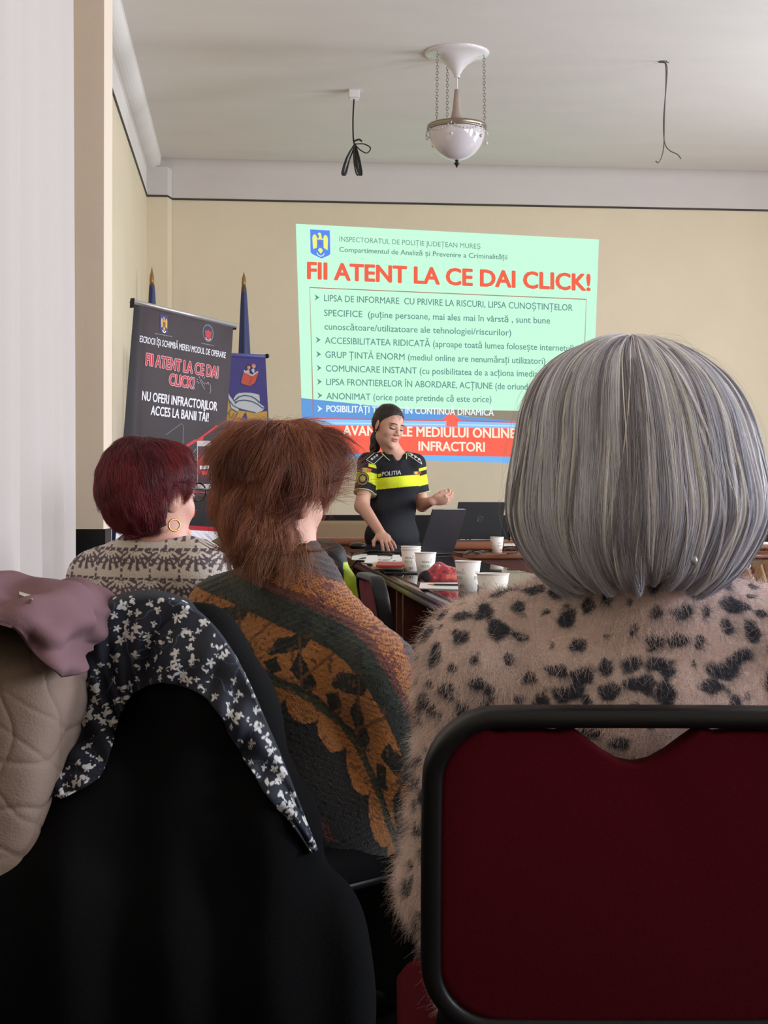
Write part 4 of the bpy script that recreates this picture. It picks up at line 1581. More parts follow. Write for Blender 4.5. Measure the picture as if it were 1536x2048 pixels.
pa, pb_ = on_z(855, 1169, TZ + 0.008), on_z(925, 1170, TZ + 0.008)
pn = thing('pencil', 'dark pencil with a bare wooden tip in front of the red pouch', 'pencil', (pa + pb_) / 2)
e = unit(pb_ - pa)
MB().tube([pa + e * 0.022, pb_], 0.0036, 6).build('shaft', mat('pencil_dark', (40, 30, 32), 0.4), pn)
MB().tube([pa, pa + e * 0.022], [0.0012, 0.0036], 6).build('tip', mat('pencil_wood', (190, 132, 88), 0.6), pn)

# black case, bag, cords at the far end of the table
q = on_z(716, 1098, TZ)
s = Sdf().ell(q + A(0, 0, 0.018), (0.055, 0.04, 0.024), None, 0.01).plane(q, (0, 0, -1))
V, F = s.mesh(0.004)
o = mk('mouse_case', V, F, mat('case_black', (34, 34, 32), 0.35), None, True, org=q)
o.location = tuple(q)
tag(o, 'rounded black case at the far left corner of the far table', 'case')
m_cord = mat('cord_black', (20, 19, 20), 0.45)


def cord(name, px, zs, r, label, n=40, m=None):
    pts = [on_z(x, y, z) for (x, y), z in zip(px, zs)]
    c = pts[0]
    w = MB().tube(catmull(pts, n), r, 7)
    o = mk(name, np.concatenate(w.V) - c, w.F, m or m_cord, None, True)
    o.location = tuple(c)
    return tag(o, label, 'cable')


zt = TZ + 0.005
cord('power_cord', [(705, 1110), (730, 1104), (752, 1102), (775, 1106), (795, 1112), (770, 1109), (735, 1110)], [zt, zt + .006, zt + .012, zt + .004, zt, zt + .004, zt], 0.006, 'thick black cord coiled at the far end of the table')
zd_ = 0.786
cord('charger_cord', [(905, 1104), (925, 1108), (945, 1103), (958, 1106), (975, 1102), (985, 1103)], [zd_] * 6, 0.0045, 'black laptop cord looping over the brown desk')
cord('charger_cord', [(928, 1106), (940, 1101), (962, 1107), (950, 1104), (968, 1101)], [zd_, zd_ + .01, zd_, zd_ + .006, zd_], 0.003, 'grey tangled cord beside the black laptop cord', m=m_wire)
cord('coiled_cord', [(1010, 1101), (1007, 1096), (1020, 1093), (1040, 1097), (1030, 1105), (1015, 1107), (1026, 1104), (1036, 1103)], [zd_, zd_ + .02, zd_ + .03, zd_ + .02, zd_, zd_, zd_ + .004, zd_], 0.004, 'black cord coil right of the far paper cup')
# glass mug on the raised desk
q = P(1026, 1021, 9.1)
q[2] = 0.8395
gm = thing('glass_mug', 'small clear glass on the raised desk behind the grey hair', 'glass', q)
MB().lathe([(0.0, 0.003), (0.028, 0.0), (0.031, 0.004), (0.036, 0.06), (0.034, 0.06), (0.029, 0.006), (0.0, 0.005)], q, 28).build('body', m_sheet, gm, True)
MB().lathe([(0.0, 0.0065), (0.0285, 0.0065), (0.031, 0.03), (0.0, 0.03)], q, 24).build('drink', mat('pale_drink', (190, 200, 190), 0.2, alpha=0.6), gm, True)
# black bag at the right end of the desk
q = P(1546, 1021, 9.25)
q[2] = 0.836
s = Sdf().ell(q + A(0, 0, 0.15), (0.12, 0.09, 0.18), None, 0.03).cone(q + A(-0.08, 0, 0.05), q + A(0.08, 0, 0.05), 0.06, 0.06, 0.05).plane(q, (0, 0, -1))
V, F = s.mesh(0.008, lambda X, d: d + 0.006 * fbm(X, 14, 2))
bg_ = thing('shoulder_bag', 'black bag standing on the raised desk at the right edge', 'bag', q)
mk('body', V, F, mat('bag_black', (22, 22, 24), 0.5, bump=0.2, bscale=120), bg_, True)
MB().tube(catmull([q + A(-0.09, -0.06, 0.26), q + A(-0.10, -0.09, 0.15), q + A(-0.06, -0.10, 0.06), q + A(0.0, -0.09, 0.02)], 20), 0.008, 8, flat=0.4).build('strap', m_cord, bg_, True)
slab('desk_papers', [(1492, 1089), (1560, 1091), (1560, 1086), (1494, 1084)], 0.836, 0.004, m_paper, 'white papers in front of the black bag', 'paper')

# lanyard hanging off the far table
a = A(TX0 - 0.006, 7.35, TZ + 0.004)
px0 = P(690, 1118, 7.3)
ln = thing('lanyard', 'dark cord with a round green white tag hanging off the far table', 'lanyard', a)
g0 = [A(TX0 + 0.10, 7.42, TZ + 0.005), A(TX0 + 0.02, 7.36, TZ + 0.006), A(TX0 - 0.018, 7.34, TZ - 0.02), A(TX0 - 0.05, 7.33, 0.72), A(TX0 - 0.03, 7.33, 0.64), A(TX0 - 0.005, 7.32, 0.605)]
MB().tube(catmull(g0, 30), 0.004, 6).build('cord', m_cord, ln, True)
MB().lathe([(0.0, -0.004), (0.026, -0.004), (0.028, 0), (0.026, 0.004), (0.0, 0.004)], A(TX0 + 0.0, 7.29, 0.595), 24, ax=(A(1, 0, 0), unit(A(0, 0.75, 0.66)), unit(A(0, -0.66, 0.75)))).build('tag_disc', mat('tag_green', (150, 176, 150), 0.3, var=0.3, vscale=90), ln, True)
# ================================================================== people
UZ = A(0, 0, 1)
LAT = A(_r2[0], _r2[1], 0)
FWD = A(_f[0], _f[1], 0)


def rotz(a):
    c, s = math.cos(a), math.sin(a)
    return np.array([[c, -s, 0], [s, c, 0], [0, 0, 1]])


def rotx(a):
    c, s = math.cos(a), math.sin(a)
    return np.array([[1, 0, 0], [0, c, -s], [0, s, c]])


def roty(a):
    c, s = math.cos(a), math.sin(a)
    return np.array([[c, 0, s], [0, 1, 0], [-s, 0, c]])


def head_rot(yaw, down=0.0, roll=0.0):
    """yaw 0 looks away from the camera, positive turns to the left; degrees"""
    return rotz(math.radians(yaw)) @ roty(math.radians(roll)) @ rotx(math.radians(-down))


def head_sdf(s, c, R, k=1.0):
    """a head with brow, nose, lips, chin and ears; local axes x right, y face, z up"""
    W = lambda x, y, z: c + R @ (A(x, y, z) * k)
    e = lambda p, r, kk=0.012, sub=False, Q=None: s.ell(W(*p), A(*r) * k, R if Q is None else R @ Q, kk * k, sub)
    e((0, -0.012, 0.036), (0.072, 0.092, 0.078), 0.02)
    e((0, 0.030, -0.02), (0.060, 0.062, 0.083), 0.03)
    e((0, 0.040, -0.072), (0.043, 0.044, 0.036), 0.025)
    e((0, 0.076, -0.098), (0.018, 0.015, 0.014), 0.018)
    for x in (-1, 1):
        e((x * 0.036, 0.060, -0.028), (0.021, 0.022, 0.022), 0.02)
        e((x * 0.026, 0.081, 0.020), (0.026, 0.012, 0.009), 0.014)
        e((x * 0.031, 0.098, 0.002), (0.016, 0.011, 0.009), 0.010, True)
        e((x * 0.031, 0.0795, 0.001), (0.0145, 0.0115, 0.0105), 0.004)
    s.cone(W(0, 0.086, 0.012), W(0, 0.108, -0.026), 0.007 * k, 0.0095 * k, 0.012 * k)
    for x in (-1, 1):
        e((x * 0.010, 0.099, -0.031), (0.0075, 0.009, 0.0065), 0.006)
    e((0, 0.092, -0.054), (0.021, 0.010, 0.0055), 0.006)
    e((0, 0.0905, -0.0645), (0.018, 0.010, 0.0062), 0.006)
    e((0, 0.0995, -0.0592), (0.022, 0.006, 0.0014), 0.003, True)
    for x in (-1, 1):
        Q = rotz(x * -0.45) @ rotx(-0.18)
        e((x * 0.073, -0.008, -0.010), (0.0075, 0.017, 0.031), 0.006, False, Q)
        e((x * 0.083, -0.003, -0.004), (0.006, 0.009, 0.016), 0.005, True, Q)
    return W


def face_color(V, c, R, k, skin):
    """brows, lids and lips as colour of the skin itself"""
    L = ((V - c) @ R) / k
    base = np.tile(np.asarray(skin, float), (len(V), 1))

    def blend(mask, rgb):
        nonlocal base
        base = base * (1 - mask[:, None]) + np.asarray(rgb, float) * mask[:, None]

    sm = lambda d: np.clip(1 - d, 0, 1) ** 0.7
    front = (L[:, 1] > 0.05)
    ax = np.abs(L[:, 0])
    blend(0.35 * sm(((ax - 0.036) / 0.022) ** 2 + ((L[:, 2] + 0.03) / 0.02) ** 2) * front, (214, 140, 124))
    arch = L[:, 2] - (0.0255 - 9.0 * (ax - 0.028) ** 2)
    blend(1.0 * sm((arch / 0.0046) ** 2) * (np.abs(ax - 0.030) < 0.019) * front, (58, 40, 34))
    lash = L[:, 2] - (-0.0045 + 12 * (ax - 0.031) ** 2)
    blend(1.0 * sm((lash / 0.0036) ** 2) * (np.abs(ax - 0.031) < 0.0155) * front, (44, 30, 28))
    blend(0.4 * sm(((ax - 0.031) / 0.018) ** 2 + ((L[:, 2] - 0.006) / 0.008) ** 2) * front, (168, 118, 104))
    blend(0.75 * sm((L[:, 0] / 0.024) ** 2 + ((L[:, 2] + 0.059) / 0.0105) ** 2) * front, (184, 92, 86))
    blend(0.8 * sm((L[:, 0] / 0.022) ** 2 + ((L[:, 2] + 0.0588) / 0.0016) ** 2) * front, (110, 50, 48))
    blend(0.8 * sm(((ax - 0.0075) / 0.0035) ** 2 + ((L[:, 2] + 0.0375) / 0.003) ** 2) * (L[:, 1] > 0.095), (110, 60, 52))
    return base


def hand_sdf(s, w, f, n, side, curl=(0.3, 0.4, 0.3), k=1.0, spread=0.10, thumb=0.5):
    """w wrist, f finger direction, n back-of-hand normal, side towards the thumb"""
    f = unit(f)
    n = unit(n - f * np.dot(n, f))
    d = unit(side - f * np.dot(side, f) - n * np.dot(side, n))
    R = np.stack([d, f, n], 1)
    s.ell(w + f * 0.046 * k, A(0.036, 0.050, 0.0145) * k, R, 0.012 * k)
    s.ell(w + f * 0.034 * k + d * 0.022 * k - n * 0.005 * k, A(0.017, 0.028, 0.014) * k, R, 0.012 * k)
    for i, (x, y, L) in enumerate(((0.0275, 0.083, 0.068), (0.0095, 0.090, 0.076), (-0.0085, 0.087, 0.071), (-0.0255, 0.078, 0.056))):
        p = w + (d * x + f * y) * k
        dirv = unit(f + d * (x * spread * 30))
        a = 0.0
        r = 0.0088 - 0.0006 * i
        q = [w + (d * x * 0.8 + f * y * 0.7) * k, p]
        for seg, c_ in zip((0.44, 0.31, 0.25), curl):
            a += c_
            q.append(q[-1] + (dirv * math.cos(a) - n * math.sin(a)) * L * seg * k)
        s.chain(q, [r * k * 1.05, r * k, r * 0.96 * k, r * 0.88 * k, r * 0.78 * k], 0.0035 * k)
    p0 = w + (f * 0.022 + d * 0.026 - n * 0.004) * k
    p1 = p0 + unit(f * 0.75 + d * thumb - n * 0.25) * 0.040 * k
    p2 = p1 + unit(f * 0.95 + d * thumb * 0.4 - n * 0.3) * 0.030 * k
    s.chain([p0, p1, p2], [0.012 * k, 0.0098 * k, 0.0078 * k], 0.006 * k)


def lower_body(s, hip, R, seat=True, r=(0.095, 0.070, 0.045), spread=0.10, drop=None, feet=True):
    """legs of a seated or standing figure added to s; returns the ankles"""
    an = []
    for x in (-1, 1):
        h = hip + R @ A(x * 0.085, 0, 0)
        if seat:
            kn = hip + R @ A(x * spread, 0.40, 0.03)
            ank = hip + R @ A(x * spread, 0.36, 0)
            ank[2] = 0.09
        else:
            kn = hip + R @ A(x * 0.09, 0.02, 0)
            kn[2] = hip[2] * 0.52
            ank = hip + R @ A(x * 0.09, -0.02, 0)
            ank[2] = 0.09
        s.chain([h, kn, ank], list(r), 0.03)
        an.append(ank)
    return an


def shoes(an, R, parent, m):
    for a in an:
        s = Sdf()
        s.cone(a + R @ A(0, -0.02, -0.03), a + R @ A(0, 0.0, 0.0), 0.042, 0.045, 0.02)
        s.cone(a + R @ A(0, -0.02, -0.055), a + R @ A(0, 0.14, -0.06), 0.036, 0.034, 0.02)
        s.plane((0, 0, 0.003), (0, 0, -1))
        V, F = s.mesh(0.006)
        mk('shoe', V, F, m, parent, True)


def sample(V, F, n, rng, keep=None):
    """area-weighted points on a quad mesh: positions, normals"""
    a = V[F]
    cr = np.cross(a[:, 2] - a[:, 0], a[:, 3] - a[:, 1])
    ar = np.linalg.norm(cr, axis=1)
    nn = cr / np.maximum(ar[:, None], 1e-12)
    w = ar.copy()
    if keep is not None:
        w = w * keep(a.mean(1), nn)
    i = rng.choice(len(F), n, p=w / w.sum())
    u, v = rng.random((n, 1)), rng.random((n, 1))
    q = a[i]
    p = (q[:, 0] * (1 - u) + q[:, 1] * u) * (1 - v) + (q[:, 3] * (1 - u) + q[:, 2] * u) * v
    return p, nn[i]


m_skin = mat('skin', None, 0.55, col=True, spec=0.35, bump=0.04, bscale=260)
m_shoe = mat('shoe_black', (20, 18, 18), 0.4)


def hairmat(name, rough=0.4, spec=0.5):
    return mat(name, None, rough, col=True, spec=spec)


def facing(px_dot):
    """keep only what can be seen from around the room side of the camera"""
    def k(c, n):
        v = CAM - c
        v /= np.linalg.norm(v, axis=1, keepdims=True)
        return ((n * v).sum(1) > px_dot).astype(float)
    return k


# ================================================================== person A: grey bob, fuzzy spotted sweater
dA = 1.555
hA = P(1275, 905, dA)
RA = head_rot(-5)
hipA = A(*P(1275, 1021, dA + 0.085)[:2], 0.54)
pA = thing('person', 'person with a grey bob and a fuzzy pale sweater with dark spots, seen from behind', 'person', A(hipA[0], hipA[1], 0))
BA = rotz(math.radians(-5))
lA = lambda x, y, z: hipA + BA @ A(x, y, z)
neck = lA(0, -0.02, 0.40)
shA = [lA(-0.168, -0.01, 0.315), lA(0.168, -0.01, 0.315)]
elA = [lA(-0.192, 0.03, 0.07), lA(0.192, 0.03, 0.07)]
wrA = [lA(-0.09, 0.25, 0.08), lA(0.09, 0.25, 0.08)]
s = Sdf()
head_sdf(s, hA + BA @ A(0, 0.015, -0.012), RA, 0.98)
s.cone(hA + BA @ A(0, -0.005, -0.07), neck, 0.052, 0.058, 0.03)
s.ell(lA(0, 0, 0.24), (0.13, 0.085, 0.17), BA, 0.04).ell(lA(0, 0, 0.06), (0.14, 0.10, 0.14), BA, 0.04)
for i in (0, 1):
    s.chain([shA[i], elA[i], wrA[i]], [0.045, 0.038, 0.027], 0.02)
    hand_sdf(s, wrA[i], BA @ A((0.5, -0.5)[i], 0.9, -0.1), BA @ A(0, 0.1, 1), BA @ A((1, -1)[i], 0.2, 0))
an = lower_body(s, hipA, BA, r=(0.075, 0.055, 0.036))
V, F = s.mesh(0.0055)
mk('body', V, F, m_skin, pA, True, lina(face_color(V, hA + BA @ A(0, 0.015, -0.012), RA, 0.98, (206, 158, 138))))
s = Sdf()
s.ell(lA(0, 0, 0.02), (0.165, 0.13, 0.11), BA, 0.04)
lower_body(s, hipA, BA, r=(0.098, 0.078, 0.058))
V, F = s.mesh(0.008)
mk('trousers', V, F, mat('trousers_dark', (24, 22, 26), 0.8), pA, True)
shoes(an, BA, pA, m_shoe)
# sweater
s = Sdf()
s.ell(lA(0, -0.01, 0.235), (0.175, 0.112, 0.16), BA, 0.05)
s.ell(lA(0, 0.005, 0.08), (0.172, 0.112, 0.15), BA, 0.06)
s.ell(lA(0, 0.03, -0.02), (0.215, 0.105, 0.13), BA, 0.06)
for i in (0, 1):
    s.cone(lA(0, 0.0, 0.385), shA[i], 0.058, 0.064, 0.05)
    s.chain([shA[i], elA[i], wrA[i]], [0.066, 0.056, 0.044], 0.03)
s.cone(lA(0, -0.03, 0.40), lA(0, -0.045, 0.450), 0.074, 0.064, 0.03)
s.plane(lA(0, 0, -0.13), (0, 0, -1))
VA, FA = s.mesh(0.005, lambda X, d: d + 0.004 * fbm(X, 9, 2))
rngA = np.random.default_rng(11)
seeds = []
for i in rngA.permutation(len(VA))[:9000]:
    p = VA[i]
    if all(np.linalg.norm(p - q) > 0.0225 for q in seeds):
        seeds.append(p)
seeds = np.array(seeds)
sr = rngA.uniform(0.0030, 0.0132, len(seeds)) 
ssx = rngA.uniform(0.75, 1.5, len(seeds))
sofs = rngA.uniform(-1, 1, (len(seeds), 3))


def spots(Pn):
    out = np.zeros(len(Pn))
    for a in range(0, len(Pn), 20000):
        q = Pn[a:a + 20000]
        d = q[:, None, :] - seeds[None]
        d[..., 0] /= ssx
        d[..., 2] *= ssx
        r = np.sqrt((d * d).sum(-1)) / sr
        # a small second lobe makes the blots irregular
        d2 = np.sqrt(((d - sofs[None] * sr[None, :, None] * 1.1) ** 2).sum(-1)) / (sr * 0.7)
        out[a:a + 20000] = np.minimum(r.min(1), d2.min(1))
    out += 0.38 * fbm(Pn, 95, 2)
    return np.clip((1.12 - out) / 0.28, 0, 1)


def furcol(Pn, light=1.0):
    m = spots(Pn)[:, None]
    n = fbm(Pn, 40, 2)[:, None]
    return lina(np.clip((A(228, 206, 202) * (1 + 0.05 * n)) * light, 0, 255)) * (1 - m) + lina((66, 68, 82)) * m


V2, F2 = refine(VA, FA)
swA = mk('sweater', V2, F2, mat('fuzzy_knit', None, 0.9, col=True, bump=0.5, bscale=420, sheen=0.3), pA, True, furcol(V2))
n = 185000
rt, nr = sample(VA, FA, n, rngA, facing(-0.55))
S = 6
L = rngA.uniform(0.005, 0.0145, (n, 1)) * np.where(rngA.random((n, 1)) < 0.12, 1.6, 1.0)
dirv = nr * rngA.uniform(0.25, 0.9, (n, 1)) + A(0, 0, -0.45) + rngA.normal(0, 0.45, (n, 3))
dirv /= np.linalg.norm(dirv, axis=1, keepdims=True)
bend = rngA.normal(0, 0.5, (n, 3)) + A(0, 0, -0.45)
t = np.linspace(0, 1, S)[None, :, None]
fur = rt[:, None] + (dirv * L)[:, None] * t + (bend * L)[:, None] * t ** 2 * 0.6
fc = furcol(rt + nr * 0 + rngA.normal(0, 0.0012, rt.shape), 1.1)
strands('fur', fur, rngA.uniform(0.00006, 0.00013, n), hairmat('fur_fibre', 0.7, 0.2), swA, fc, 0.4)

n = 110000
rt, nr = sample(VA, FA, n, rngA, facing(-0.3))
L = rngA.uniform(0.0025, 0.0055, (n, 1))
dirv = nr * rngA.uniform(0.3, 0.9, (n, 1)) + A(0, 0, -0.6) + rngA.normal(0, 0.35, (n, 3))
dirv /= np.linalg.norm(dirv, axis=1, keepdims=True)
t = np.linspace(0, 1, 4)[None, :, None]
fur = rt[:, None] - nr[:, None] * 0.0004 + (dirv * L)[:, None] * t + (rngA.normal(0, 0.4, (n, 3)) * L)[:, None] * t ** 2
strands('short_fur', fur, rngA.uniform(0.00012, 0.00022, n), hairmat('fur_fibre', 0.7, 0.2), swA, furcol(rt, 1.08) * rngA.uniform(0.7, 1.12, (n, 1)), 0.5)

# hair: a bob as a volume and its strands
prof = np.array([(675, 0, -14), (681, 50, -14), (690, 86, -14), (710, 130, -16), (740, 172, -14), (780, 204, -10), (830, 226, -6), (880, 238, -2), (930, 248, 0), (980, 257, 2), (1030, 258, 2),
                 (1075, 244, 0), (1110, 224, 0), (1140, 198, 2), (1160, 166, 4), (1172, 140, 6)], float)
mpp = dA / FPX
ntA = 90
pr = catmull(prof, ntA)


def bob(phi, t, off=0.0):
    """phi 0 = right, 90 deg = towards the face, -90 = towards the camera; t 0 crown .. 1 hem"""
    f = np.clip(t, 0, 1) * (ntA - 1)
    i = np.minimum(f.astype(int), ntA - 2)
    w_ = (f - i)[..., None]
    q = pr[i] * (1 - w_) + pr[i + 1] * w_
    z = CAM[2] - (q[..., 0] - 1021) * mpp
    r = q[..., 1] * mpp + off
    z = z + 0.0065 * np.clip((t - 0.8) / 0.2, 0, 1) * (np.sin(phi * 5 + 2) * 0.6 + np.sin(phi * 13 + 2) * 0.5 + np.sin(phi * 31 + 1) * 0.6 - 0.9)
    # hem is longest at the nape
    back = np.clip(-np.sin(phi), 0, 1)
    z = z + 0.006 * back * np.clip((t - 0.75) / 0.25, 0, 1) ** 2
    lat = (1275 + q[..., 2] - 768) * mpp
    cx = CAM + lat[..., None] * LAT + (dA + 0.0) * FWD
    depth = np.where(np.sin(phi) > 0, 0.80, 0.74)
    out = cx + (r * np.cos(phi))[..., None] * LAT + (r * np.sin(phi) * depth)[..., None] * FWD
    out[..., 2] = z + off * np.clip(1 - t * 3.0, 0, 1)
    return out


npA = 160
ph = np.linspace(0, 2 * math.pi, npA, endpoint=False)
tt = np.linspace(0, 0.86, 70)
PH, TT = np.meshgrid(ph, tt)
G = bob(PH, TT, -0.011 + 0.0012 * np.sin(PH * 37) * TT)
V = G.reshape(-1, 3)
F = gridfaces(70, npA, True)
fm = V[F].mean(1)
fphi = np.repeat(np.arange(69), npA) * 0 + np.tile(np.arange(npA), 69)
ft = np.repeat(np.arange(69), npA) / 69
face_open = (np.abs(ph[fphi] - math.pi / 2) < 0.85) & (ft > 0.42)
F = F[~face_open]
hairA = mk('hair', V, F[:, ::-1], mat('hair_grey_under', (146, 140, 145), 0.6), pA, True)
so = hairA.modifiers.new('thick', 'SOLIDIFY')
so.thickness, so.offset = 0.012, 0.0
rng = np.random.default_rng(3)
N, S = 34000, 16
phi0 = rng.uniform(0, 2 * math.pi, N)
ok = ~((np.abs(phi0 - math.pi / 2) < 0.8) & (rng.random(N) < 0.8))
phi0 = phi0[ok]
N = len(phi0)
t0 = 0.5 * rng.random(N) ** 2.6
t1 = np.clip(rng.normal(0.95, 0.06, N) + 0.03 * np.sin(phi0 * 9 + 1) , 0.66, 1.0)
clump = np.floor(phi0 * 30 + 3 * rng.random(N) ** 2).astype(int)
cr1, cr2 = rng.normal(0, 1, 400), rng.uniform(0, 6.28, 400)
k = np.linspace(0, 1, S)[None, :]
T = t0[:, None] + (t1 - t0)[:, None] * k
ci = clump % 400
sweep = 0.10 * np.sin(T * 2.4 + cr2[ci][:, None]) * cr1[ci][:, None] * T
sweep += 0.05 * rng.normal(0, 1, (N, 1)) * T ** 1.5
# the back section is drawn in towards the nape
backness = np.clip(-np.sin(phi0), 0, 1)[:, None]
sweep += -np.cos(phi0)[:, None] * 0.0 + backness * np.cos(phi0)[:, None] * 0.34 * np.clip(T - 0.45, 0, 1) ** 1.4 * -np.sign(np.sin(phi0))[:, None] * -1
PHI = phi0[:, None] + sweep * 1.0
depthoff = -rng.random(N) ** 1.5 * 0.007 + 0.0016 * cr1[(ci * 7) % 400]
Gs = bob(PHI, T, depthoff[:, None] + 0.0012 * np.sin(T * 9 + cr2[ci][:, None]))
Gs += rng.normal(0, 0.0006, (N, 1, 3)) * k[..., None]
cn = 0.4 * np.sin(phi0 * 23 + 1.3) + 0.5 * np.sin(phi0 * 61 + 4 * np.sin(phi0 * 5)) + 0.5 * cr1[ci] + 0.7 * rng.normal(0, 1, N)
mixv = np.clip(0.48 + 0.27 * cn, 0, 1)[:, None]
colA = lina((150, 147, 163)) * (1 - mixv) + lina((238, 238, 252)) * mixv
yel = (rng.random(N) < 0.05)[:, None]
colA = np.where(yel, lina((216, 212, 206)), colA)
strands('hair_strands', Gs, rng.uniform(0.00012, 0.00026, N), hairmat('hair_grey', 0.38, 0.5), hairA, colA, 0.5)
# separate pale and dark locks lying on top
NL, per = 170, 24
lp = rng.uniform(math.pi * 0.95, math.pi * 2.05, NL)
lk = np.repeat(np.arange(NL), per)
Nl = NL * per
phl = lp[lk] + rng.normal(0, 0.0065, Nl) * rng.uniform(0.3, 1.5, NL)[lk]
tl0 = (0.45 * rng.random(NL) ** 2)[lk] + rng.uniform(0, 0.04, Nl)
tl1 = np.clip(rng.uniform(0.80, 1.0, NL)[lk] + rng.normal(0, 0.03, Nl), 0.6, 1.0)
Tl = tl0[:, None] + (tl1 - tl0)[:, None] * k
amp, phs = rng.normal(0, 0.10, NL), rng.uniform(0, 6.28, NL)
PHl = phl[:, None] + amp[lk][:, None] * np.sin(Tl * 3.0 + phs[lk][:, None]) * (0.3 + Tl) - np.cos(lp[lk])[:, None] * np.sin(lp[lk])[:, None] * 0.30 * np.clip(Tl - 0.5, 0, 1)
Gl = bob(PHl, Tl, (0.0016 + 0.0012 * np.sin(Tl * 8 + phs[lk][:, None])) + rng.normal(0, 0.0006, (Nl, 1)))
tone = rng.random(NL)[lk]
cl_ = np.where((tone < 0.45)[:, None], lina((246, 242, 248)), np.where((tone < 0.60)[:, None], lina((232, 228, 224)), lina((146, 142, 154))))
strands('hair_locks', Gl, rng.uniform(0.00012, 0.00022, Nl), hairmat('hair_grey', 0.38, 0.5), hairA, cl_, 0.5)
# flyaway hairs
Nf = 420
phf = rng.uniform(0, 2 * math.pi, Nf)
tf = rng.uniform(0.02, 0.8, Nf)
lf = rng.uniform(0.10, 0.4, Nf)
Tf = np.clip(tf[:, None] + lf[:, None] * k, 0, 1)
Gf = bob(phf[:, None] + rng.normal(0, 0.3, (Nf, 1)) * k, Tf, rng.uniform(0.001, 0.012, (Nf, 1)) * np.sin(k * 3.0))
strands('hair_flyaway', Gf, np.full(Nf, 0.00009), hairmat('hair_grey', 0.38, 0.5), hairA, np.tile(lina((176, 170, 172)), (Nf, 1)), 0.5)
# small silver bead added to stand for a whitish glint in the hair
q = P(1388, 1121, dA - 0.118)
MB().ball(q, 0.0035, 8, sc=(1, 0.7, 1.3)).build('glint_bead', m_silver, pA, True)
# ================================================================== person B: curly reddish hair, patterned wool sweater
dB_ = 2.66
pxB = dB_ / FPX
hB = P(553, 965, dB_ - 0.02)
hipB = A(*P(612, 1021, dB_ + 0.06)[:2], 0.55)
RB = head_rot(-38, 4, 4)
BB = rotz(math.radians(-42))
pB = thing('person', 'person with curly reddish brown hair in an orange and black patterned wool sweater', 'person', A(hipB[0], hipB[1], 0))
lB = lambda x, y, z: hipB + BB @ A(x, y, z)
nkB = P(588, 1165, dB_)
shB = [P(448, 1225, 2.76), P(752, 1345, 2.57)]
elB = [P(455, 1480, 2.85), P(802, 1545, 2.56)]
wrB = [P(610, 1560, 3.02), P(800, 1590, 2.86)]
s = Sdf()
head_sdf(s, hB + A(0, 0, -0.02), RB, 0.96)
s.cone(hB + A(0.0, 0, -0.08), nkB + A(0, 0, 0.01), 0.050, 0.056, 0.03)
s.ell((shB[0] + shB[1]) / 2 + A(0, 0, -0.10), (0.13, 0.085, 0.16), BB, 0.04)
s.ell(lB(0, 0, 0.07), (0.14, 0.10, 0.15), BB, 0.05)
for i in (0, 1):
    s.chain([shB[i], elB[i], wrB[i]], [0.044, 0.037, 0.026], 0.02)
    hand_sdf(s, wrB[i], BB @ A((0.6, -0.5)[i], 0.9, -0.05), BB @ A(0, 0.1, 1), BB @ A((1, -1)[i], 0.2, 0))
anB = lower_body(s, hipB, BB, r=(0.075, 0.055, 0.036))
V, F = s.mesh(0.005)
mk('body', V, F, m_skin, pB, True, lina(face_color(V, hB + A(0, 0, -0.02), RB, 0.96, (212, 160, 140))))
s = Sdf()
s.ell(lB(0, 0, 0.02), (0.165, 0.135, 0.11), BB, 0.04)
lower_body(s, hipB, BB, r=(0.105, 0.085, 0.062))
V, F = s.mesh(0.008)
mk('trousers', V, F, mat('trousers_black', (9, 9, 10), 0.85), pB, True)
shoes(anB, BB, pB, m_shoe)
s = Sdf()
mid = (shB[0] + shB[1]) / 2
Xb = unit(shB[1] - shB[0])
Yb = unit(np.cross(UZ, Xb))
Zb = np.cross(Xb, Yb)
RBt = np.stack([Xb, Yb, Zb], 1)
s.ell(mid - Zb * 0.09, (0.175, 0.120, 0.165), RBt, 0.05)
s.ell(mid - Zb * 0.25 + Yb * 0.0, (0.172, 0.130, 0.17), RBt, 0.06)
s.ell(lB(0.0, -0.01, 0.02), (0.200, 0.155, 0.15), BB, 0.07)
for i in (0, 1):
    s.cone(nkB, shB[i], 0.062, 0.064, 0.05)
    s.chain([shB[i], elB[i], wrB[i]], [0.066, 0.060, 0.048], 0.035)
s.cone(nkB, nkB + A(-0.012, -0.0, 0.042), 0.070, 0.058, 0.03)
s.ell(nkB + A(0.03, 0.05, 0.06), (0.045, 0.045, 0.05), None, 0.02, True)
s.ell(lB(0.05, -0.03, -0.06), (0.19, 0.15, 0.13), BB, 0.06)
s.plane(lB(0, 0, -0.175), (0, 0, -1))
V, F = s.mesh(0.005, lambda X, d: d + 0.005 * fbm(X, 8, 2) + 0.0016 * np.sin((X @ unit(UZ + 0.4 * LAT)) * 700))
V2, F2 = refine(V, F)
V2, F2 = refine(V2, F2) if len(V2) < 140000 else (V2, F2)


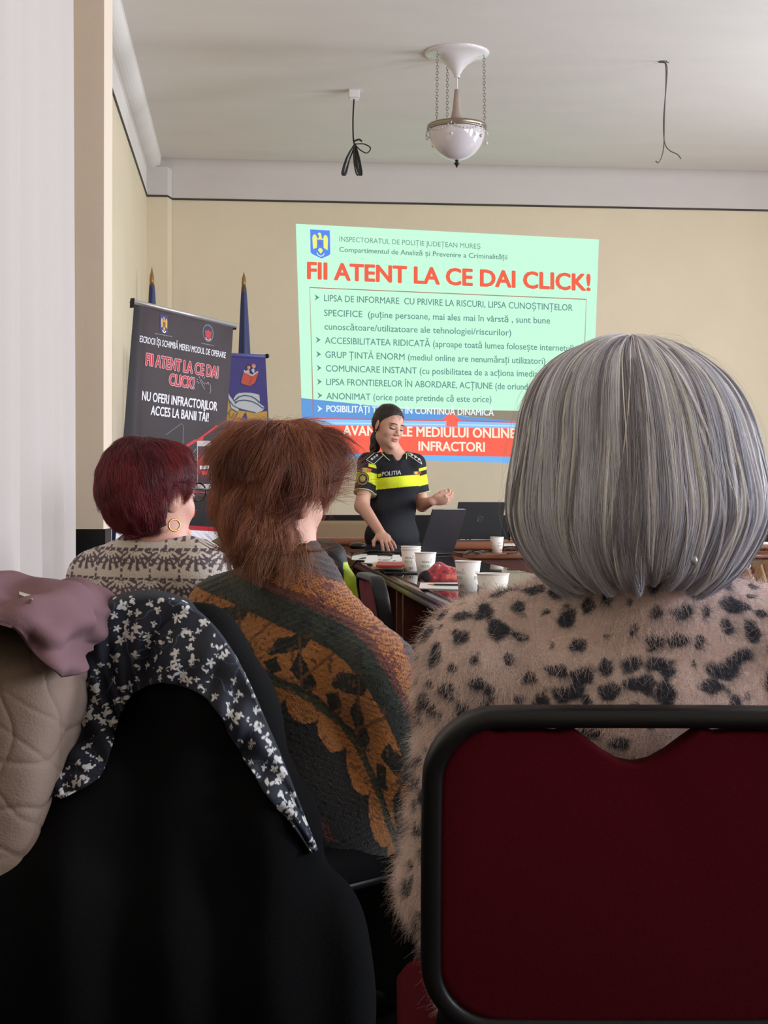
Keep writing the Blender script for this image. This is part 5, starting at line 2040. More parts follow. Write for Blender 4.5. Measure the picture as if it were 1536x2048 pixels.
def knit(Pn):
    r = Pn - P(600, 1125, dB_ - 0.06)
    ca, sa = math.cos(math.radians(21)), math.sin(math.radians(21))
    X, Z = r @ LAT, -r[:, 2]
    u = X * ca + Z * sa
    v = -X * sa + Z * ca
    v = v - 1.3 * np.clip(u - 0.07, 0, 1) ** 2 * 2.2 - 0.7 * np.clip(-u - 0.10, 0, 1) ** 2
    n = fbm(Pn, 45, 3)
    n2 = fbm(Pn + 5, 130, 2)
    v = v + 0.003 * n
    st_ = np.sin(u * 2 * math.pi / 0.0075) * np.sin(v * 2 * math.pi / 0.006)     # stitches
    C = np.tile(A(22, 19, 19), (len(Pn), 1))

    def put(mask, c):
        C[mask] = np.asarray(c, float)

    put(v < 0.012, (70, 56, 58))
    m = (v >= 0.006) & (v < 0.052)
    put(m, (188, 116, 62))
    put(m & (st_ < -0.15), (116, 66, 44))
    put(m & (n2 + 0.25 * np.sin(u * 40) > 0.42), (112, 58, 50))
    m = (v >= 0.048 + 0.004 * n2) & (v < 0.064)
    put(m, (98, 54, 52))
    put(m & (st_ > 0.4), (128, 74, 52))
    m = (v >= 0.064) & (v < 0.104)
    put(m, (50, 58, 52))
    put(m & (n > 0.25), (40, 44, 46))
    # leaf rows
    m = (v >= 0.104) & (v < 0.196)
    put(m, (172, 110, 56))
    a = ((u / 0.118) % 1.0) - 0.5
    b_ = (v - 0.104) / 0.092
    leaf1 = (np.abs((a + 0.18) * 0.8 + (b_ - 0.28) * 0.55) < 0.17 * (1 - np.abs(b_ - 0.30) * 2.6)) & (b_ < 0.62)
    leaf2 = (np.abs((a - 0.14) * 0.9 - (b_ - 0.72) * 0.5) < 0.19 * (1 - np.abs(b_ - 0.72) * 3.0)) & (b_ > 0.40)
    leaf3 = (np.abs(a + 0.32) + np.abs(b_ - 0.80) * 0.8) < 0.15
    put(m & (leaf1 | leaf2 | leaf3), (24, 24, 22))
    put(m & (np.abs((a - 0.02) - (b_ - 0.5) * 0.35) < 0.022), (96, 60, 40))
    put(m & (np.abs(a - 0.30 + (b_ - 0.4) * 0.4) < 0.02), (112, 70, 42))
    put(m & ((b_ < 0.09 + 0.05 * n) | (b_ > 0.93)), (44, 46, 40))
    put(m & (n2 > 0.62), (92, 60, 40))
    # scalloped row
    a2 = ((u / 0.062) % 1.0) - 0.5
    lower = 0.212 + 0.034 * np.sqrt(np.clip(1 - (a2 * 2) ** 2, 0, 1))
    m = (v >= 0.196) & (v < lower)
    put(m, (170, 108, 56))
    put(m & (v < 0.206 + 0.004 * n2), (60, 66, 46))
    put(m & (n2 > 0.55), (120, 76, 46))
    for lo, hi, c in ((0.330, 0.352, (82, 42, 32)), (0.385, 0.41, (104, 62, 40)), (0.50, 0.60, (98, 54, 34))):
        put((v > lo + 0.008 * n) & (v < hi + 0.008 * n) & (n2 + n > -0.25), c)
    C *= (1 + 0.10 * st_ + 0.08 * n2)[:, None]
    return lina(np.clip(C, 0, 255))


swB = mk('sweater', V2, F2, mat('wool_knit', None, 0.92, col=True, bump=0.6, bscale=380, sheen=0.25), pB, True, knit(V2))
rngB = np.random.default_rng(5)
n = 9000
rt, nr = sample(V, F, n, rngB, facing(-0.4))
dirv = unit(A(0, 0, 0.1)) * 0 + nr * 0.8 + rngB.normal(0, 0.5, (n, 3))
dirv /= np.linalg.norm(dirv, axis=1, keepdims=True)
t = np.linspace(0, 1, 4)[None, :, None]
fz = rt[:, None] + (dirv * rngB.uniform(0.0015, 0.004, (n, 1)))[:, None] * t + A(0, 0, -0.002) * t ** 2
strands('wool_fuzz', fz, np.full(n, 0.00012), hairmat('fur_fibre', 0.7, 0.2), swB, knit(rt), 0.4)


def hairdo(name, parent, V, F, n, L, flow, lift, curl, rad, colfn, rng, m, S=8, keep=None, freq=2.0, droop=0.0, wild=0.22, mess=0.35):
    """strands that leave a hair volume along flow(p) and curl"""
    p, nr = sample(V, F, n, rng, keep)
    d = flow(p)
    d = d + rng.normal(0, wild, d.shape)
    d = d - nr * (d * nr).sum(1, keepdims=True)
    d /= np.maximum(np.linalg.norm(d, axis=1, keepdims=True), 1e-6)
    b = np.cross(nr, d)
    ln = L * rng.uniform(0.55, 1.25, (n, 1))
    k = np.linspace(0, 1, S)[None, :, None]
    cl = fbm(p, 28, 2)[:, None, None] * 3.0 + rng.normal(0, mess, (n, 1, 1))
    Q = p[:, None] - nr[:, None] * 0.004 + d[:, None] * ln[:, None] * k
    Q = Q + nr[:, None] * (lift * rng.uniform(0.3, 1.3, (n, 1, 1)) * np.sin(k * 2.2) - ln[:, None] ** 2 * k ** 2 / (2 * 0.11))
    Q = Q + b[:, None] * curl * np.sin(k * freq * 3.1 + cl) * k + nr[:, None] * curl * 0.5 * np.cos(k * freq * 3.1 + cl) * k
    Q = Q + A(0, 0, -droop) * k ** 2
    return strands(name, Q, rng.uniform(0.6, 1.3, n) * rad, m, parent, colfn(p, rng), 0.4)


s = Sdf()
hq = lambda x, y, dd=0.0: P(x, y, dB_ - 0.02 + dd)
M = pxB
for x, y, dd, rx, ry, rd in ((560, 925, 0.0, 102, 84, 0.105), (545, 975, 0.0, 104, 92, 0.100), (606, 915, 0.0, 62, 68, 0.085), (500, 915, 0.0, 58, 60, 0.085), (516, 1030, -0.02, 72, 66, 0.075),
                             (566, 1045, -0.03, 56, 52, 0.055), (536, 1072, -0.045, 58, 34, 0.045), (630, 955, 0.01, 38, 46, 0.075), (462, 985, 0.02, 26, 56, 0.06), (612, 1085, -0.05, 22, 22, 0.025), (480, 1070, -0.04, 24, 24, 0.03)):
    s.ell(hq(x, y, dd), (rx * M, rd, ry * M), np.stack([LAT, FWD, UZ], 1), 0.016)
fc = hB + RB @ A(0, 0.118, -0.05)
s.ell(fc, (0.062, 0.075, 0.085), RB, 0.02, True)
s.ell(hB + RB @ A(0.075, 0.03, -0.045), (0.022, 0.055, 0.070), RB, 0.02, True)
VH, FH = s.mesh(0.005, lambda X, d: d + 0.008 * fbm(X, 22, 2) + 0.004 * fbm(X + 3, 55, 2))


def colB(p, r):
    n_ = fbm(p, 16, 2) + 0.9 * fbm(p + 9, 90, 2) + 0.35 * r.normal(0, 1, len(p))
    m_ = np.clip(0.43 + 0.40 * n_, 0, 1)[:, None]
    zz = np.clip((hB[2] - 0.03 - p[:, 2]) / 0.10, 0, 1)[:, None]
    c = lina((96, 48, 42)) * (1 - m_) + lina((196, 128, 94)) * m_
    return c * (1 - 0.5 * zz) + (lina((112, 78, 60)) * (1 - m_) + lina((204, 164, 130)) * m_) * 0.5 * zz


hairB = mk('hair', VH - vnormals(VH, FH) * 0.004, FH, mat('hair_brown_under', (72, 38, 32), 0.8), pB, True)
crownB = hq(560, 850, 0.0)


def flowB(p):
    d = p - crownB
    d[:, 2] -= 0.05
    sw = np.cross(np.tile(UZ, (len(p), 1)), d) * (0.6 * np.sign(fbm(p, 9, 1)))[:, None]
    return d / np.maximum(np.linalg.norm(d, axis=1, keepdims=True), 1e-6) + 4.0 * sw + A(0, 0, -0.4)


m_hB = hairmat('hair_reddish', 0.45, 0.4)
hairdo('hair_strands', hairB, VH, FH, 30000, 0.070, flowB, 0.010, 0.0065, 0.00024, colB, np.random.default_rng(8), m_hB, S=12, keep=facing(-0.5), freq=1.6, wild=0.10, mess=0.18)
hairdo('hair_curls', hairB, VH, FH, 1400, 0.040, flowB, 0.016, 0.009, 0.00016, colB, np.random.default_rng(9), m_hB, S=12, keep=facing(-0.6), freq=3.0)

# ================================================================== person C: short dark red hair, glasses, lace print blouse
dC_ = 3.05
pxC = dC_ / FPX
hC = P(304, 990, dC_)
hipC = A(*P(300, 1021, dC_ + 0.06)[:2], 0.55)
RC = head_rot(-42, 2, 0)
BC = rotz(math.radians(-30))
pC = thing('person', 'person with short dark red hair, glasses and a gold earring in a pale printed blouse', 'person', A(hipC[0], hipC[1], 0))
lC = lambda x, y, z: hipC + BC @ A(x, y, z)
nkC = P(312, 1100, dC_)
shC = [P(198, 1160, dC_ + 0.10), P(398, 1148, dC_ - 0.04)]
elC = [P(178, 1330, dC_ + 0.12), P(450, 1270, dC_ + 0.10)]
wrC = [P(330, 1330, dC_ + 0.3), P(386, 1130, dC_ + 0.20)]
s = Sdf()
head_sdf(s, hC, RC, 0.95)
s.cone(hC + A(0.0, 0, -0.07), nkC, 0.052, 0.060, 0.03)
s.ell((shC[0] + shC[1]) / 2 + A(0, 0, -0.10), (0.12, 0.08, 0.16), BC, 0.04)
s.ell(lC(0, 0, 0.07), (0.13, 0.10, 0.15), BC, 0.05)
for i in (0, 1):
    s.chain([shC[i], elC[i], wrC[i]], [0.042, 0.036, 0.025], 0.02)
hand_sdf(s, wrC[0], BC @ A(0.5, 0.9, 0), UZ, BC @ A(1, 0, 0))
hand_sdf(s, wrC[1], unit(P(352, 1082, dC_ + 0.09) - wrC[1]), LAT + A(0, 0, -0.3), UZ + LAT * 0.2, curl=(0.7, 0.8, 0.6))
anC = lower_body(s, hipC, BC, r=(0.075, 0.055, 0.036))
V, F = s.mesh(0.0045)
V2, F2 = refine(V, F)
mk('body', V2, F2, m_skin, pC, True, lina(face_color(V2, hC, RC, 0.95, (214, 158, 140))))
s = Sdf()
s.ell(lC(0, 0, 0.02), (0.165, 0.135, 0.11), BC, 0.04)
lower_body(s, hipC, BC, r=(0.10, 0.08, 0.06))
V, F = s.mesh(0.008)
mk('trousers', V, F, mat('trousers_dark', (24, 22, 26), 0.8), pC, True)
shoes(anC, BC, pC, m_shoe)
s = Sdf()
midC = (shC[0] + shC[1]) / 2
s.ell(midC - UZ * 0.085, (0.150, 0.112, 0.145), BC, 0.05)
s.ell(lC(0, 0, 0.12), (0.150, 0.120, 0.17), BC, 0.06)
s.ell(lC(0, 0, 0.0), (0.180, 0.145, 0.13), BC, 0.06)
for i in (0, 1):
    s.cone(nkC - UZ * 0.012, shC[i], 0.060, 0.060, 0.05)
    s.chain([shC[i], elC[i], wrC[i] + (elC[i] - wrC[i]) * 0.12], [0.060, 0.052, 0.038], 0.03)
s.ell(nkC + A(0.005, 0.0, 0.062), (0.078, 0.078, 0.066), None, 0.012, True)
V, F = s.mesh(0.0045, lambda X, d: d + 0.003 * fbm(X, 10, 2))
V2, F2 = refine(V, F)
V2, F2 = refine(V2, F2) if len(V2) < 130000 else (V2, F2)


def lace(Pn):
    r = Pn - nkC
    ang = r @ LAT
    u = ang / 0.060
    v = -r[:, 2] / 0.058
    row = np.floor(v)
    a = (u + 0.5 * (row % 2)) % 1.0 - 0.5
    b_ = v % 1.0
    th = np.arctan2(a, b_ + 0.12)
    rad = np.hypot(a, b_ + 0.12)
    fan = (np.sin(th * 17) > 0.1) & (rad > 0.30) & (rad < 0.80)
    eye = np.abs(np.hypot((np.abs(a) - 0.24) * 1.0, (b_ - 0.34) * 1.9) - 0.17) < 0.055
    stem = (np.abs(a) > 0.455) & (np.sin(b_ * 31) > -0.35)
    bar = (b_ > 0.90) & (np.abs(np.sin(u * 12 + 6 * b_)) > 0.35)
    ring = (rad < 0.22) & (np.sin(rad * 60) > 0)
    m = fan | eye | stem | bar | ring
    hem = (v > 2.55)
    m = np.where(hem, (np.sin(u * 40) > 0) & (np.sin(v * 32) > -0.4), m)
    n_ = fbm(Pn, 120, 2)
    m = (m * 1.0 + 0.25 * n_) > 0.5
    return np.where(m[:, None], lina((98, 84, 92)), lina((216, 204, 196)))


mk('blouse', V2, F2, mat('lace_print', None, 0.85, col=True, bump=0.3, bscale=260), pC, True, lace(V2))
# hair cap
s = Sdf()
cq = lambda x, y, dd=0.0: P(x, y, dC_ + dd)
Rv = np.stack([LAT, FWD, UZ], 1)
for x, y, dd, rx, ry, rd in ((290, 955, 0.0, 96, 84, 0.104), (278, 988, -0.01, 84, 80, 0.095), (292, 1020, -0.02, 68, 56, 0.078), (340, 940, 0.02, 44, 56, 0.085), (350, 985, 0.01, 28, 48, 0.05)):
    s.ell(cq(x, y, dd), (rx * pxC, rd, ry * pxC), Rv, 0.02)
s.ell(hC + RC @ A(0.0, 0.122, -0.055), (0.078, 0.066, 0.075), RC, 0.012, True)
s.ell(hC + RC @ A(0.080, 0.004, -0.026), (0.034, 0.030, 0.046), RC, 0.006, True)
s.plane(P(290, 1071, dC_), unit(A(0, 0, -1) + 0.25 * LAT))
VH, FH = s.mesh(0.004, lambda X, d: d + 0.003 * fbm(X, 30, 2))


def colC(p, r):
    m_ = np.clip(0.35 + 0.3 * fbm(p, 20, 2) + 0.25 * r.normal(0, 1, len(p)), 0, 1)[:, None]
    return lina((66, 17, 28)) * (1 - m_) + lina((170, 58, 68)) * m_


hairC = mk('hair', VH - vnormals(VH, FH) * 0.0045, FH, mat('hair_red_under', (44, 14, 20), 0.8), pC, True)
crC = cq(285, 880, 0.0)


def flowC(p):
    d = p - crC
    return d / np.maximum(np.linalg.norm(d, axis=1, keepdims=True), 1e-6) + A(0, 0, -0.5) + 0.35 * LAT


def keepC(c, n):
    l_ = (c - hC) @ RC
    return facing(-0.5)(c, n) * ~((l_[:, 1] > -0.042) & (l_[:, 2] < 0.008) & (np.abs(l_[:, 0]) < 0.095) & (l_[:, 0] > 0.02)) * ~((l_[:, 1] > 0.045) & (l_[:, 2] < 0.03))


hairdo('hair_strands', hairC, VH, FH, 24000, 0.036, flowC, 0.0045, 0.0018, 0.00024, colC, np.random.default_rng(12), hairmat('hair_burgundy', 0.4, 0.45), S=6, keep=keepC, wild=0.12)
# glasses and earring
m_gframe = mat('glasses_dark', (26, 22, 26), 0.3)
gw = MB()
G_ = lambda x, y, z: hC + RC @ (A(x, y, z + 0.010) * 0.95)
lens = []
for sx in (-1, 1):
    pts = [G_(sx * 0.034 + 0.027 * math.cos(a), 0.104 - 0.004 * abs(math.cos(a)), 0.000 + 0.020 * math.sin(a)) for a in np.linspace(0, 2 * math.pi, 21)[:-1]]
    gw.tube(pts, 0.0018, 6, closed=True)
    lens.append(pts)
    gw.tube([G_(sx * 0.061, 0.103, 0.006), G_(sx * 0.070, 0.085, 0.006), G_(sx * 0.078, 0.01, 0.006), G_(sx * 0.077, -0.01, -0.004)], 0.0022, 6)
gw.tube([G_(-0.008, 0.106, 0.004), G_(0, 0.110, 0.006), G_(0.008, 0.106, 0.004)], 0.0016, 6)
gl = gw.build('glasses', m_gframe, pC, True)
for pts in lens:
    MB().poly(pts).build('lens', m_sheet, gl)
er = P(357, 1062, dC_ - 0.075)
er = hC + RC @ (A(0.080, -0.010, -0.052) * 0.95)
MB().tube([er + RC @ A(0.0, 0.010 * math.sin(a) - 0.002, -0.011 + 0.0115 * math.cos(a)) + LAT * 0.004 * math.sin(a) for a in np.linspace(0, 2 * math.pi, 19)[:-1]], 0.0019, 7, closed=True).build('earring', mat('gold', (214, 160, 86), 0.25, metal=0.9), pC, True)

# chair under person C
chair_h = dup(chair_a, A(hipC[0], hipC[1], 0) - rotz(math.radians(-62)) @ A(0, 0.03, 0), math.radians(-62), 'conference chair the person with dark red hair sits on')

# ================================================================== person D: mostly hidden, olive top and dark hair
dD = 4.3
hD = P(487, 1010, dD)
hipD = A(*P(478, 1021, dD + 0.04)[:2], 0.55)
pD = thing('person', 'person in an olive top with dark straight hair, mostly hidden behind the curly hair', 'person', A(hipD[0], hipD[1], 0))
BD = rotz(math.radians(-12))
lD = lambda x, y, z: hipD + BD @ A(x, y, z)
s = Sdf()
head_sdf(s, hD, head_rot(-20), 0.95)
s.cone(hD + A(0, 0, -0.06), lD(0, 0, 0.36), 0.05, 0.056, 0.03)
s.ell(lD(0, 0, 0.22), (0.13, 0.085, 0.16), BD, 0.04).ell(lD(0, 0, 0.06), (0.14, 0.10, 0.14), BD, 0.04)
for x in (-1, 1):
    s.chain([lD(x * 0.15, 0, 0.29), lD(x * 0.19, 0.03, 0.05), lD(x * 0.09, 0.25, 0.08)], [0.042, 0.036, 0.026], 0.02)
    hand_sdf(s, lD(x * 0.09, 0.25, 0.08), BD @ A(-x * 0.5, 0.9, -0.1), UZ, BD @ A(-x, 0.2, 0))
anD = lower_body(s, hipD, BD, r=(0.075, 0.055, 0.036))
V, F = s.mesh(0.007)
mk('body', V, F, m_skin, pD, True, lina(face_color(V, hD, head_rot(-20), 0.95, (208, 158, 138))))
s = Sdf()
s.ell(lD(0, 0, 0.20), (0.155, 0.11, 0.17), BD, 0.05).ell(lD(0, 0, 0.02), (0.18, 0.14, 0.14), BD, 0.06)
for x in (-1, 1):
    s.cone(lD(0, 0, 0.345), lD(x * 0.15, 0, 0.285), 0.055, 0.062, 0.05)
    s.chain([lD(x * 0.15, 0, 0.29), lD(x * 0.19, 0.03, 0.05), lD(x * 0.11, 0.2, 0.08)], [0.062, 0.052, 0.04], 0.03)
V, F = s.mesh(0.007)
mk('top', V, F, mat('olive_cloth', (138, 130, 92), 0.85, bump=0.15, bscale=120), pD, True)
s = Sdf()
s.ell(lD(0, 0, 0.02), (0.165, 0.135, 0.11), BD, 0.04)
lower_body(s, hipD, BD, r=(0.10, 0.08, 0.06))
V, F = s.mesh(0.009)
mk('trousers', V, F, mat('trousers_dark', (24, 22, 26), 0.8), pD, True)
shoes(anD, BD, pD, m_shoe)
s = Sdf()
s.ell(hD + A(0, -0.01, 0.03), (0.088, 0.105, 0.092), None, 0.02)
s.cone(hD + A(0, -0.03, -0.02), hD + A(-0.005, -0.035, -0.12), 0.084, 0.055, 0.03)
s.ell(hD + head_rot(-20) @ A(0, 0.115, -0.04), (0.07, 0.07, 0.10), head_rot(-20), 0.012, True)
VH, FH = s.mesh(0.006, lambda X, d: d + 0.004 * fbm(X, 30, 2))
hairD = mk('hair', VH, FH, mat('hair_dark_under', (30, 22, 20), 0.7), pD, True)
hairdo('hair_strands', hairD, VH, FH, 5000, 0.07, lambda p: np.tile(A(0, 0, -1), (len(p), 1)) + 0.3 * (p - hD) / 0.1, 0.006, 0.003, 0.0004,
       lambda p, r: lina((46, 34, 30)) * 1.0 + lina((120, 96, 80)) * np.clip(r.normal(0.15, 0.2, (len(p), 1)), 0, 1), np.random.default_rng(21), hairmat('hair_dark', 0.4, 0.5), S=6, keep=facing(-0.3), droop=0.02)
chair_i = dup(chair_a, A(hipD[0], hipD[1], 0) - BD @ A(0, 0.05, 0), math.radians(-12), 'conference chair the person in olive sits on')
# ================================================================== policewoman at the front
dO = 9.0
mO = dO / FPX
O = lambda x, y, dd=0.0: P(x, y, dO + dd)
pO = thing('person', 'standing policewoman in a dark uniform with yellow stripes, dark hair tied back, looking down', 'person', A(*O(788, 1021)[:2], 0))
RO = head_rot(180 + 33, 16, -7)
cO = O(777, 851, -0.02)
kO = 1.06
ROb = rotz(math.pi + math.radians(12))        # chest turned a little to the right of the camera
nkO = O(796, 912, 0.0)
shO = [O(737, 928, 0.01), O(829, 929, 0.02)]
elO = [O(724, 1012, -0.10), O(845, 1010, 0.04)]
wrO = [O(761, 1066, -0.48), O(864, 1002, -0.20)]
hpO = O(788, 1110, 0.02)
s = Sdf()
head_sdf(s, cO, RO, kO)
s.cone(cO + RO @ A(0, -0.015, -0.07), nkO + A(0, 0, -0.02), 0.050, 0.056, 0.03)
s.ell(O(795, 962, 0.02), (0.125, 0.085, 0.16), ROb, 0.04).ell(O(788, 1050, 0.02), (0.12, 0.09, 0.15), ROb, 0.05)
s.chain([shO[0], elO[0], wrO[0]], [0.046, 0.042, 0.027], 0.02)
s.chain([shO[1], elO[1], wrO[1]], [0.044, 0.038, 0.026], 0.02)
# right hand spread on the laptop
fR = unit(P(785, 1097, 8.38) - wrO[0])
hand_sdf(s, wrO[0], fR, unit(UZ * 1.0 - FWD * 0.5), LAT * -1.0 + FWD * 0.2, curl=(0.25, 0.35, 0.25), k=1.10, spread=0.26, thumb=0.9)
# left hand raised, palm up, fingers curled
fL = unit(LAT * 0.95 - FWD * 0.20 + UZ * 0.10)
hand_sdf(s, wrO[1], fL, unit(-FWD * 0.75 - UZ * 0.55), UZ * 0.8 - FWD * 0.5, curl=(0.75, 0.8, 0.6), k=1.02, spread=0.05, thumb=0.3)
anO = lower_body(s, hpO, ROb, seat=False, r=(0.075, 0.05, 0.036))
V, F = s.mesh(0.0034)
V2, F2 = refine(V, F)
mk('body', V2, F2, m_skin, pO, True, lina(face_color(V2, cO, RO, kO, (216, 166, 146))))
s = Sdf()
s.ell(hpO + UZ * 0.02, (0.165, 0.115, 0.13), ROb, 0.04)
lower_body(s, hpO, ROb, seat=False, r=(0.095, 0.075, 0.06))
V, F = s.mesh(0.008)
m_navy = mat('uniform_navy', (14, 15, 24), 0.8, bump=0.1, bscale=300)
mk('trousers', V, F, m_navy, pO, True)
shoes(anO, ROb, pO, m_shoe)
# polo shirt
s = Sdf()
s.ell(O(795, 955, 0.02), (0.150, 0.108, 0.135), ROb, 0.04)
s.ell(O(798, 965, -0.02), (0.120, 0.10, 0.085), ROb, 0.04)
s.ell(O(790, 1010, 0.015), (0.156, 0.112, 0.15), ROb, 0.05)
s.ell(O(787, 1070, 0.02), (0.178, 0.122, 0.13), ROb, 0.05)
for i in (0, 1):
    s.cone(nkO - UZ * 0.016, shO[i], 0.054, 0.060, 0.04)
    s.cone(shO[i], shO[i] + (elO[i] - shO[i]) * 0.78, 0.063, 0.058, 0.03)
    s.plane(shO[i] + (elO[i] - shO[i]) * 0.70, elO[i] - shO[i]) if False else None
s.cone(nkO - UZ * 0.03 - FWD * 0.085, nkO + UZ * 0.05 - FWD * 0.05, 0.018, 0.040, 0.008, True)
s.cone(nkO, nkO + UZ * 0.08, 0.050, 0.056, 0.008, True)


def shirt_cut(X, d):
    """open the sleeves at their hems and the bottom of the shirt"""
    for i in (0, 1):
        ax = unit(elO[i] - shO[i])
        q = shO[i] + (elO[i] - shO[i]) * 0.70
        t_ = (X - q) @ ax
        r = np.linalg.norm((X - q) - t_[:, None] * ax, axis=1)
        d = np.where(r < 0.085, np.maximum(d, np.minimum(t_, 0.085 - r)), d)
    d = np.maximum(d, O(0, 1112)[2] - X[:, 2])
    return d + 0.003 * fbm(X, 11, 2)


VS, FS = s.mesh(0.0045, shirt_cut)
V2, F2 = refine(VS, FS)
torsoX = (V2 - nkO) @ LAT
armd = np.min([np.linalg.norm(np.cross(V2 - shO[i], unit(elO[i] - shO[i])), axis=1) + 1e3 * ((V2 - shO[i]) @ unit(elO[i] - shO[i]) < -0.01) for i in (0, 1)], 0)
lat = (V2 - nkO) @ LAT
inarm = (armd < 0.068) & ((lat < -0.112) | (lat > 0.122))
zz_s = V2[:, 2] - (1.186 + 0.10 * (lat + 0.01))
navy, lime = lina((15, 16, 26)), lina((226, 236, 44))
c = np.tile(navy, (len(V2), 1))
c[(~inarm) & (np.abs(zz_s) < 0.033)] = lime
for i in (0, 1):
    ax = unit(elO[i] - shO[i])
    t_ = (V2 - shO[i]) @ ax
    L_ = np.linalg.norm(elO[i] - shO[i])
    side = (lat < -0.112) if i == 0 else (lat > 0.122)
    near = np.linalg.norm((V2 - shO[i]) - t_[:, None] * ax, axis=1) < 0.075
    c[side & near & (t_ > 0.28 * L_) & (t_ < 0.52 * L_)] = lime
    c[side & near & (t_ > 0.10 * L_) & (t_ < 0.17 * L_) & (V2 @ LAT > (shO[i] @ LAT))] = lime
    c[side & near & (t_ > 0.685 * L_)] = lina((196, 200, 150))
shirt = mk('shirt', V2, F2, mat('uniform_polo', None, 0.8, col=True, bump=0.12, bscale=320), pO, True, c)
bvhS = BVHTree.FromPolygons([tuple(v) for v in VS], [tuple(f) for f in FS.tolist()])


def stuck(name, m, parent, bvh, polys, off=0.0035, thick=0.0015):
    """emblems sewn on a garment: polygons (px points, colour) laid on its surface"""
    w = MB()
    for pts, tri, colr, lift in polys:
        V = []
        for x, y in pts:
            dr = ray(x, y)
            dr = dr / np.linalg.norm(dr)
            hit, nrm, _, _ = bvh.ray_cast(Vector(CAM), Vector(dr))
            if hit is None:
                hit, nrm, _, _ = bvh.find_nearest(Vector(CAM + dr * dO))
            V.append(A(*hit) - dr * (off + lift))
        w.add(V, tri, lina(colr))
    return w.build(name, m, parent)


def pg(pts, colr, lift=0.0, n=4):
    """densely sampled polygon so that it follows the cloth"""
    tri = tessellate_polygon([[Vector((x, y, 0)) for x, y in pts]])
    return (pts, tri, colr, lift)


def ln_(pts, wd, colr, lift=0.0):
    P_, T_ = [], []
    pts = catmull(np.array(pts, float), 3 * len(pts)) if len(pts) > 2 else np.linspace(pts[0], pts[1], 7)
    n = len(pts)
    tn = np.gradient(pts, axis=0)
    tn /= np.linalg.norm(tn, axis=1, keepdims=True)
    nn = np.stack([-tn[:, 1], tn[:, 0]], 1) * wd / 2
    P_ = np.concatenate([pts + nn, pts - nn]).tolist()
    return (P_, [(i, i + 1, n + i + 1, n + i) for i in range(n - 1)], colr, lift)


def poly_ln(pts, wd, colr, lift=0.0):
    return [ln_([a, b], wd, colr, lift) for a, b in zip(pts[:-1], pts[1:])]


m_patch = mat('sewn_patch', None, 0.7, col=True)
zo = zz_(690, 790, 6.4)
zq = lambda *p: [zo(*q) for q in p]
WH = (214, 214, 196)
uv, F = text_uv('POLITIA')
a, b = zo(472, 1038), zo(716, 1016)
V = [(a[0] + (b[0] - a[0]) * u - 0.0 * v, a[1] + (b[1] - a[1]) * u - 8.2 * v) for u, v in uv]
stuck('lettering', m_patch, pO, bvhS, [(V, F, (206, 208, 212), 0), ([(x + 0.5, y) for x, y in V], F, (206, 208, 212), 0)])
# epaulettes: outlined tabs with three pips
for pts, pips in ((zq((425, 700), (492, 770), (368, 885), (272, 828)), zq((346, 818), (378, 795), (408, 772))),
                  (zq((772, 738), (850, 748), (965, 830), (985, 885)), zq((855, 765), (902, 790), (948, 822)))):
    stuck('epaulette', m_patch, pO, bvhS, [pg(pts, (24, 26, 38))] + poly_ln(pts + pts[:1], 1.1, WH, 0.0012) +
          [pg([(x + 2.6 * math.cos(t), y + 2.6 * math.sin(t)) for t in np.linspace(0, 6.28, 9)[:-1]], (196, 198, 204), 0.0012) for x, y in pips])
stuck('flag_patch', m_patch, pO, bvhS, [pg(zq((862, 980), (888, 980), (890, 1012), (868, 1010)), (44, 62, 120)), pg(zq((888, 980), (928, 978), (930, 1014), (890, 1012)), (236, 196, 70)),
                                        pg(zq((928, 978), (972, 976), (974, 1010), (930, 1014)), (196, 48, 62))])
stuck('yellow_tab', m_patch, pO, bvhS, [pg(zq((420, 1012), (462, 1004), (466, 1040), (422, 1056)), (214, 216, 60))])
cx, cy = zo(226, 1072)
ringp = lambda r: [(cx + r * 0.95 * math.cos(t), cy + r * math.sin(t)) for t in np.linspace(0, 2 * math.pi, 25)[:-1]]
stuck('sleeve_badge', m_patch, pO, bvhS, [pg(ringp(13.4), (28, 26, 26)), pg(ringp(12.2), (176, 156, 112), 0.0008), pg(ringp(9.6), (34, 32, 32), 0.0016)] +
      [pg([(cx + x, cy + y) for x, y in q], (184, 164, 120), 0.0024) for q in (((-6, -4), (-2.5, -6), (-3, 2), (-5, 5)), ((6, -4), (2.5, -6), (3, 2), (5, 5)), ((-1.6, -7), (1.6, -7), (1.5, -3), (-1.5, -3)), ((-2, 0), (2, 0), (2.5, 6), (-2.5, 6)))])
stuck('arm_flag', m_patch, pO, bvhS, [pg(zq((186, 946), (222, 930), (226, 972), (180, 994)), (84, 92, 92)), pg(zq((222, 930), (285, 932), (282, 985), (226, 974)), (224, 186, 108)), pg(zq((285, 932), (345, 950), (326, 990), (282, 985)), (206, 96, 78))])
# collar wings with a lime edge
for wing, edge in ((zq((470, 660), (432, 672), (480, 745), (575, 838), (650, 800), (560, 720)), zq((434, 676), (478, 742), (522, 795), (574, 838))),
                   (zq((716, 690), (752, 690), (790, 760), (786, 820), (712, 800), (690, 800)), zq((752, 690), (776, 735), (790, 768), (784, 820)))):
    o = stuck('collar', m_patch, pO, bvhS, [pg(wing, (24, 27, 40))], off=0.010)
    o.modifiers.new('thick', 'SOLIDIFY').thickness = 0.003
    stuck('collar_piping', m_patch, pO, bvhS, [ln_(edge, 1.2, (220, 226, 150))], off=0.0125)
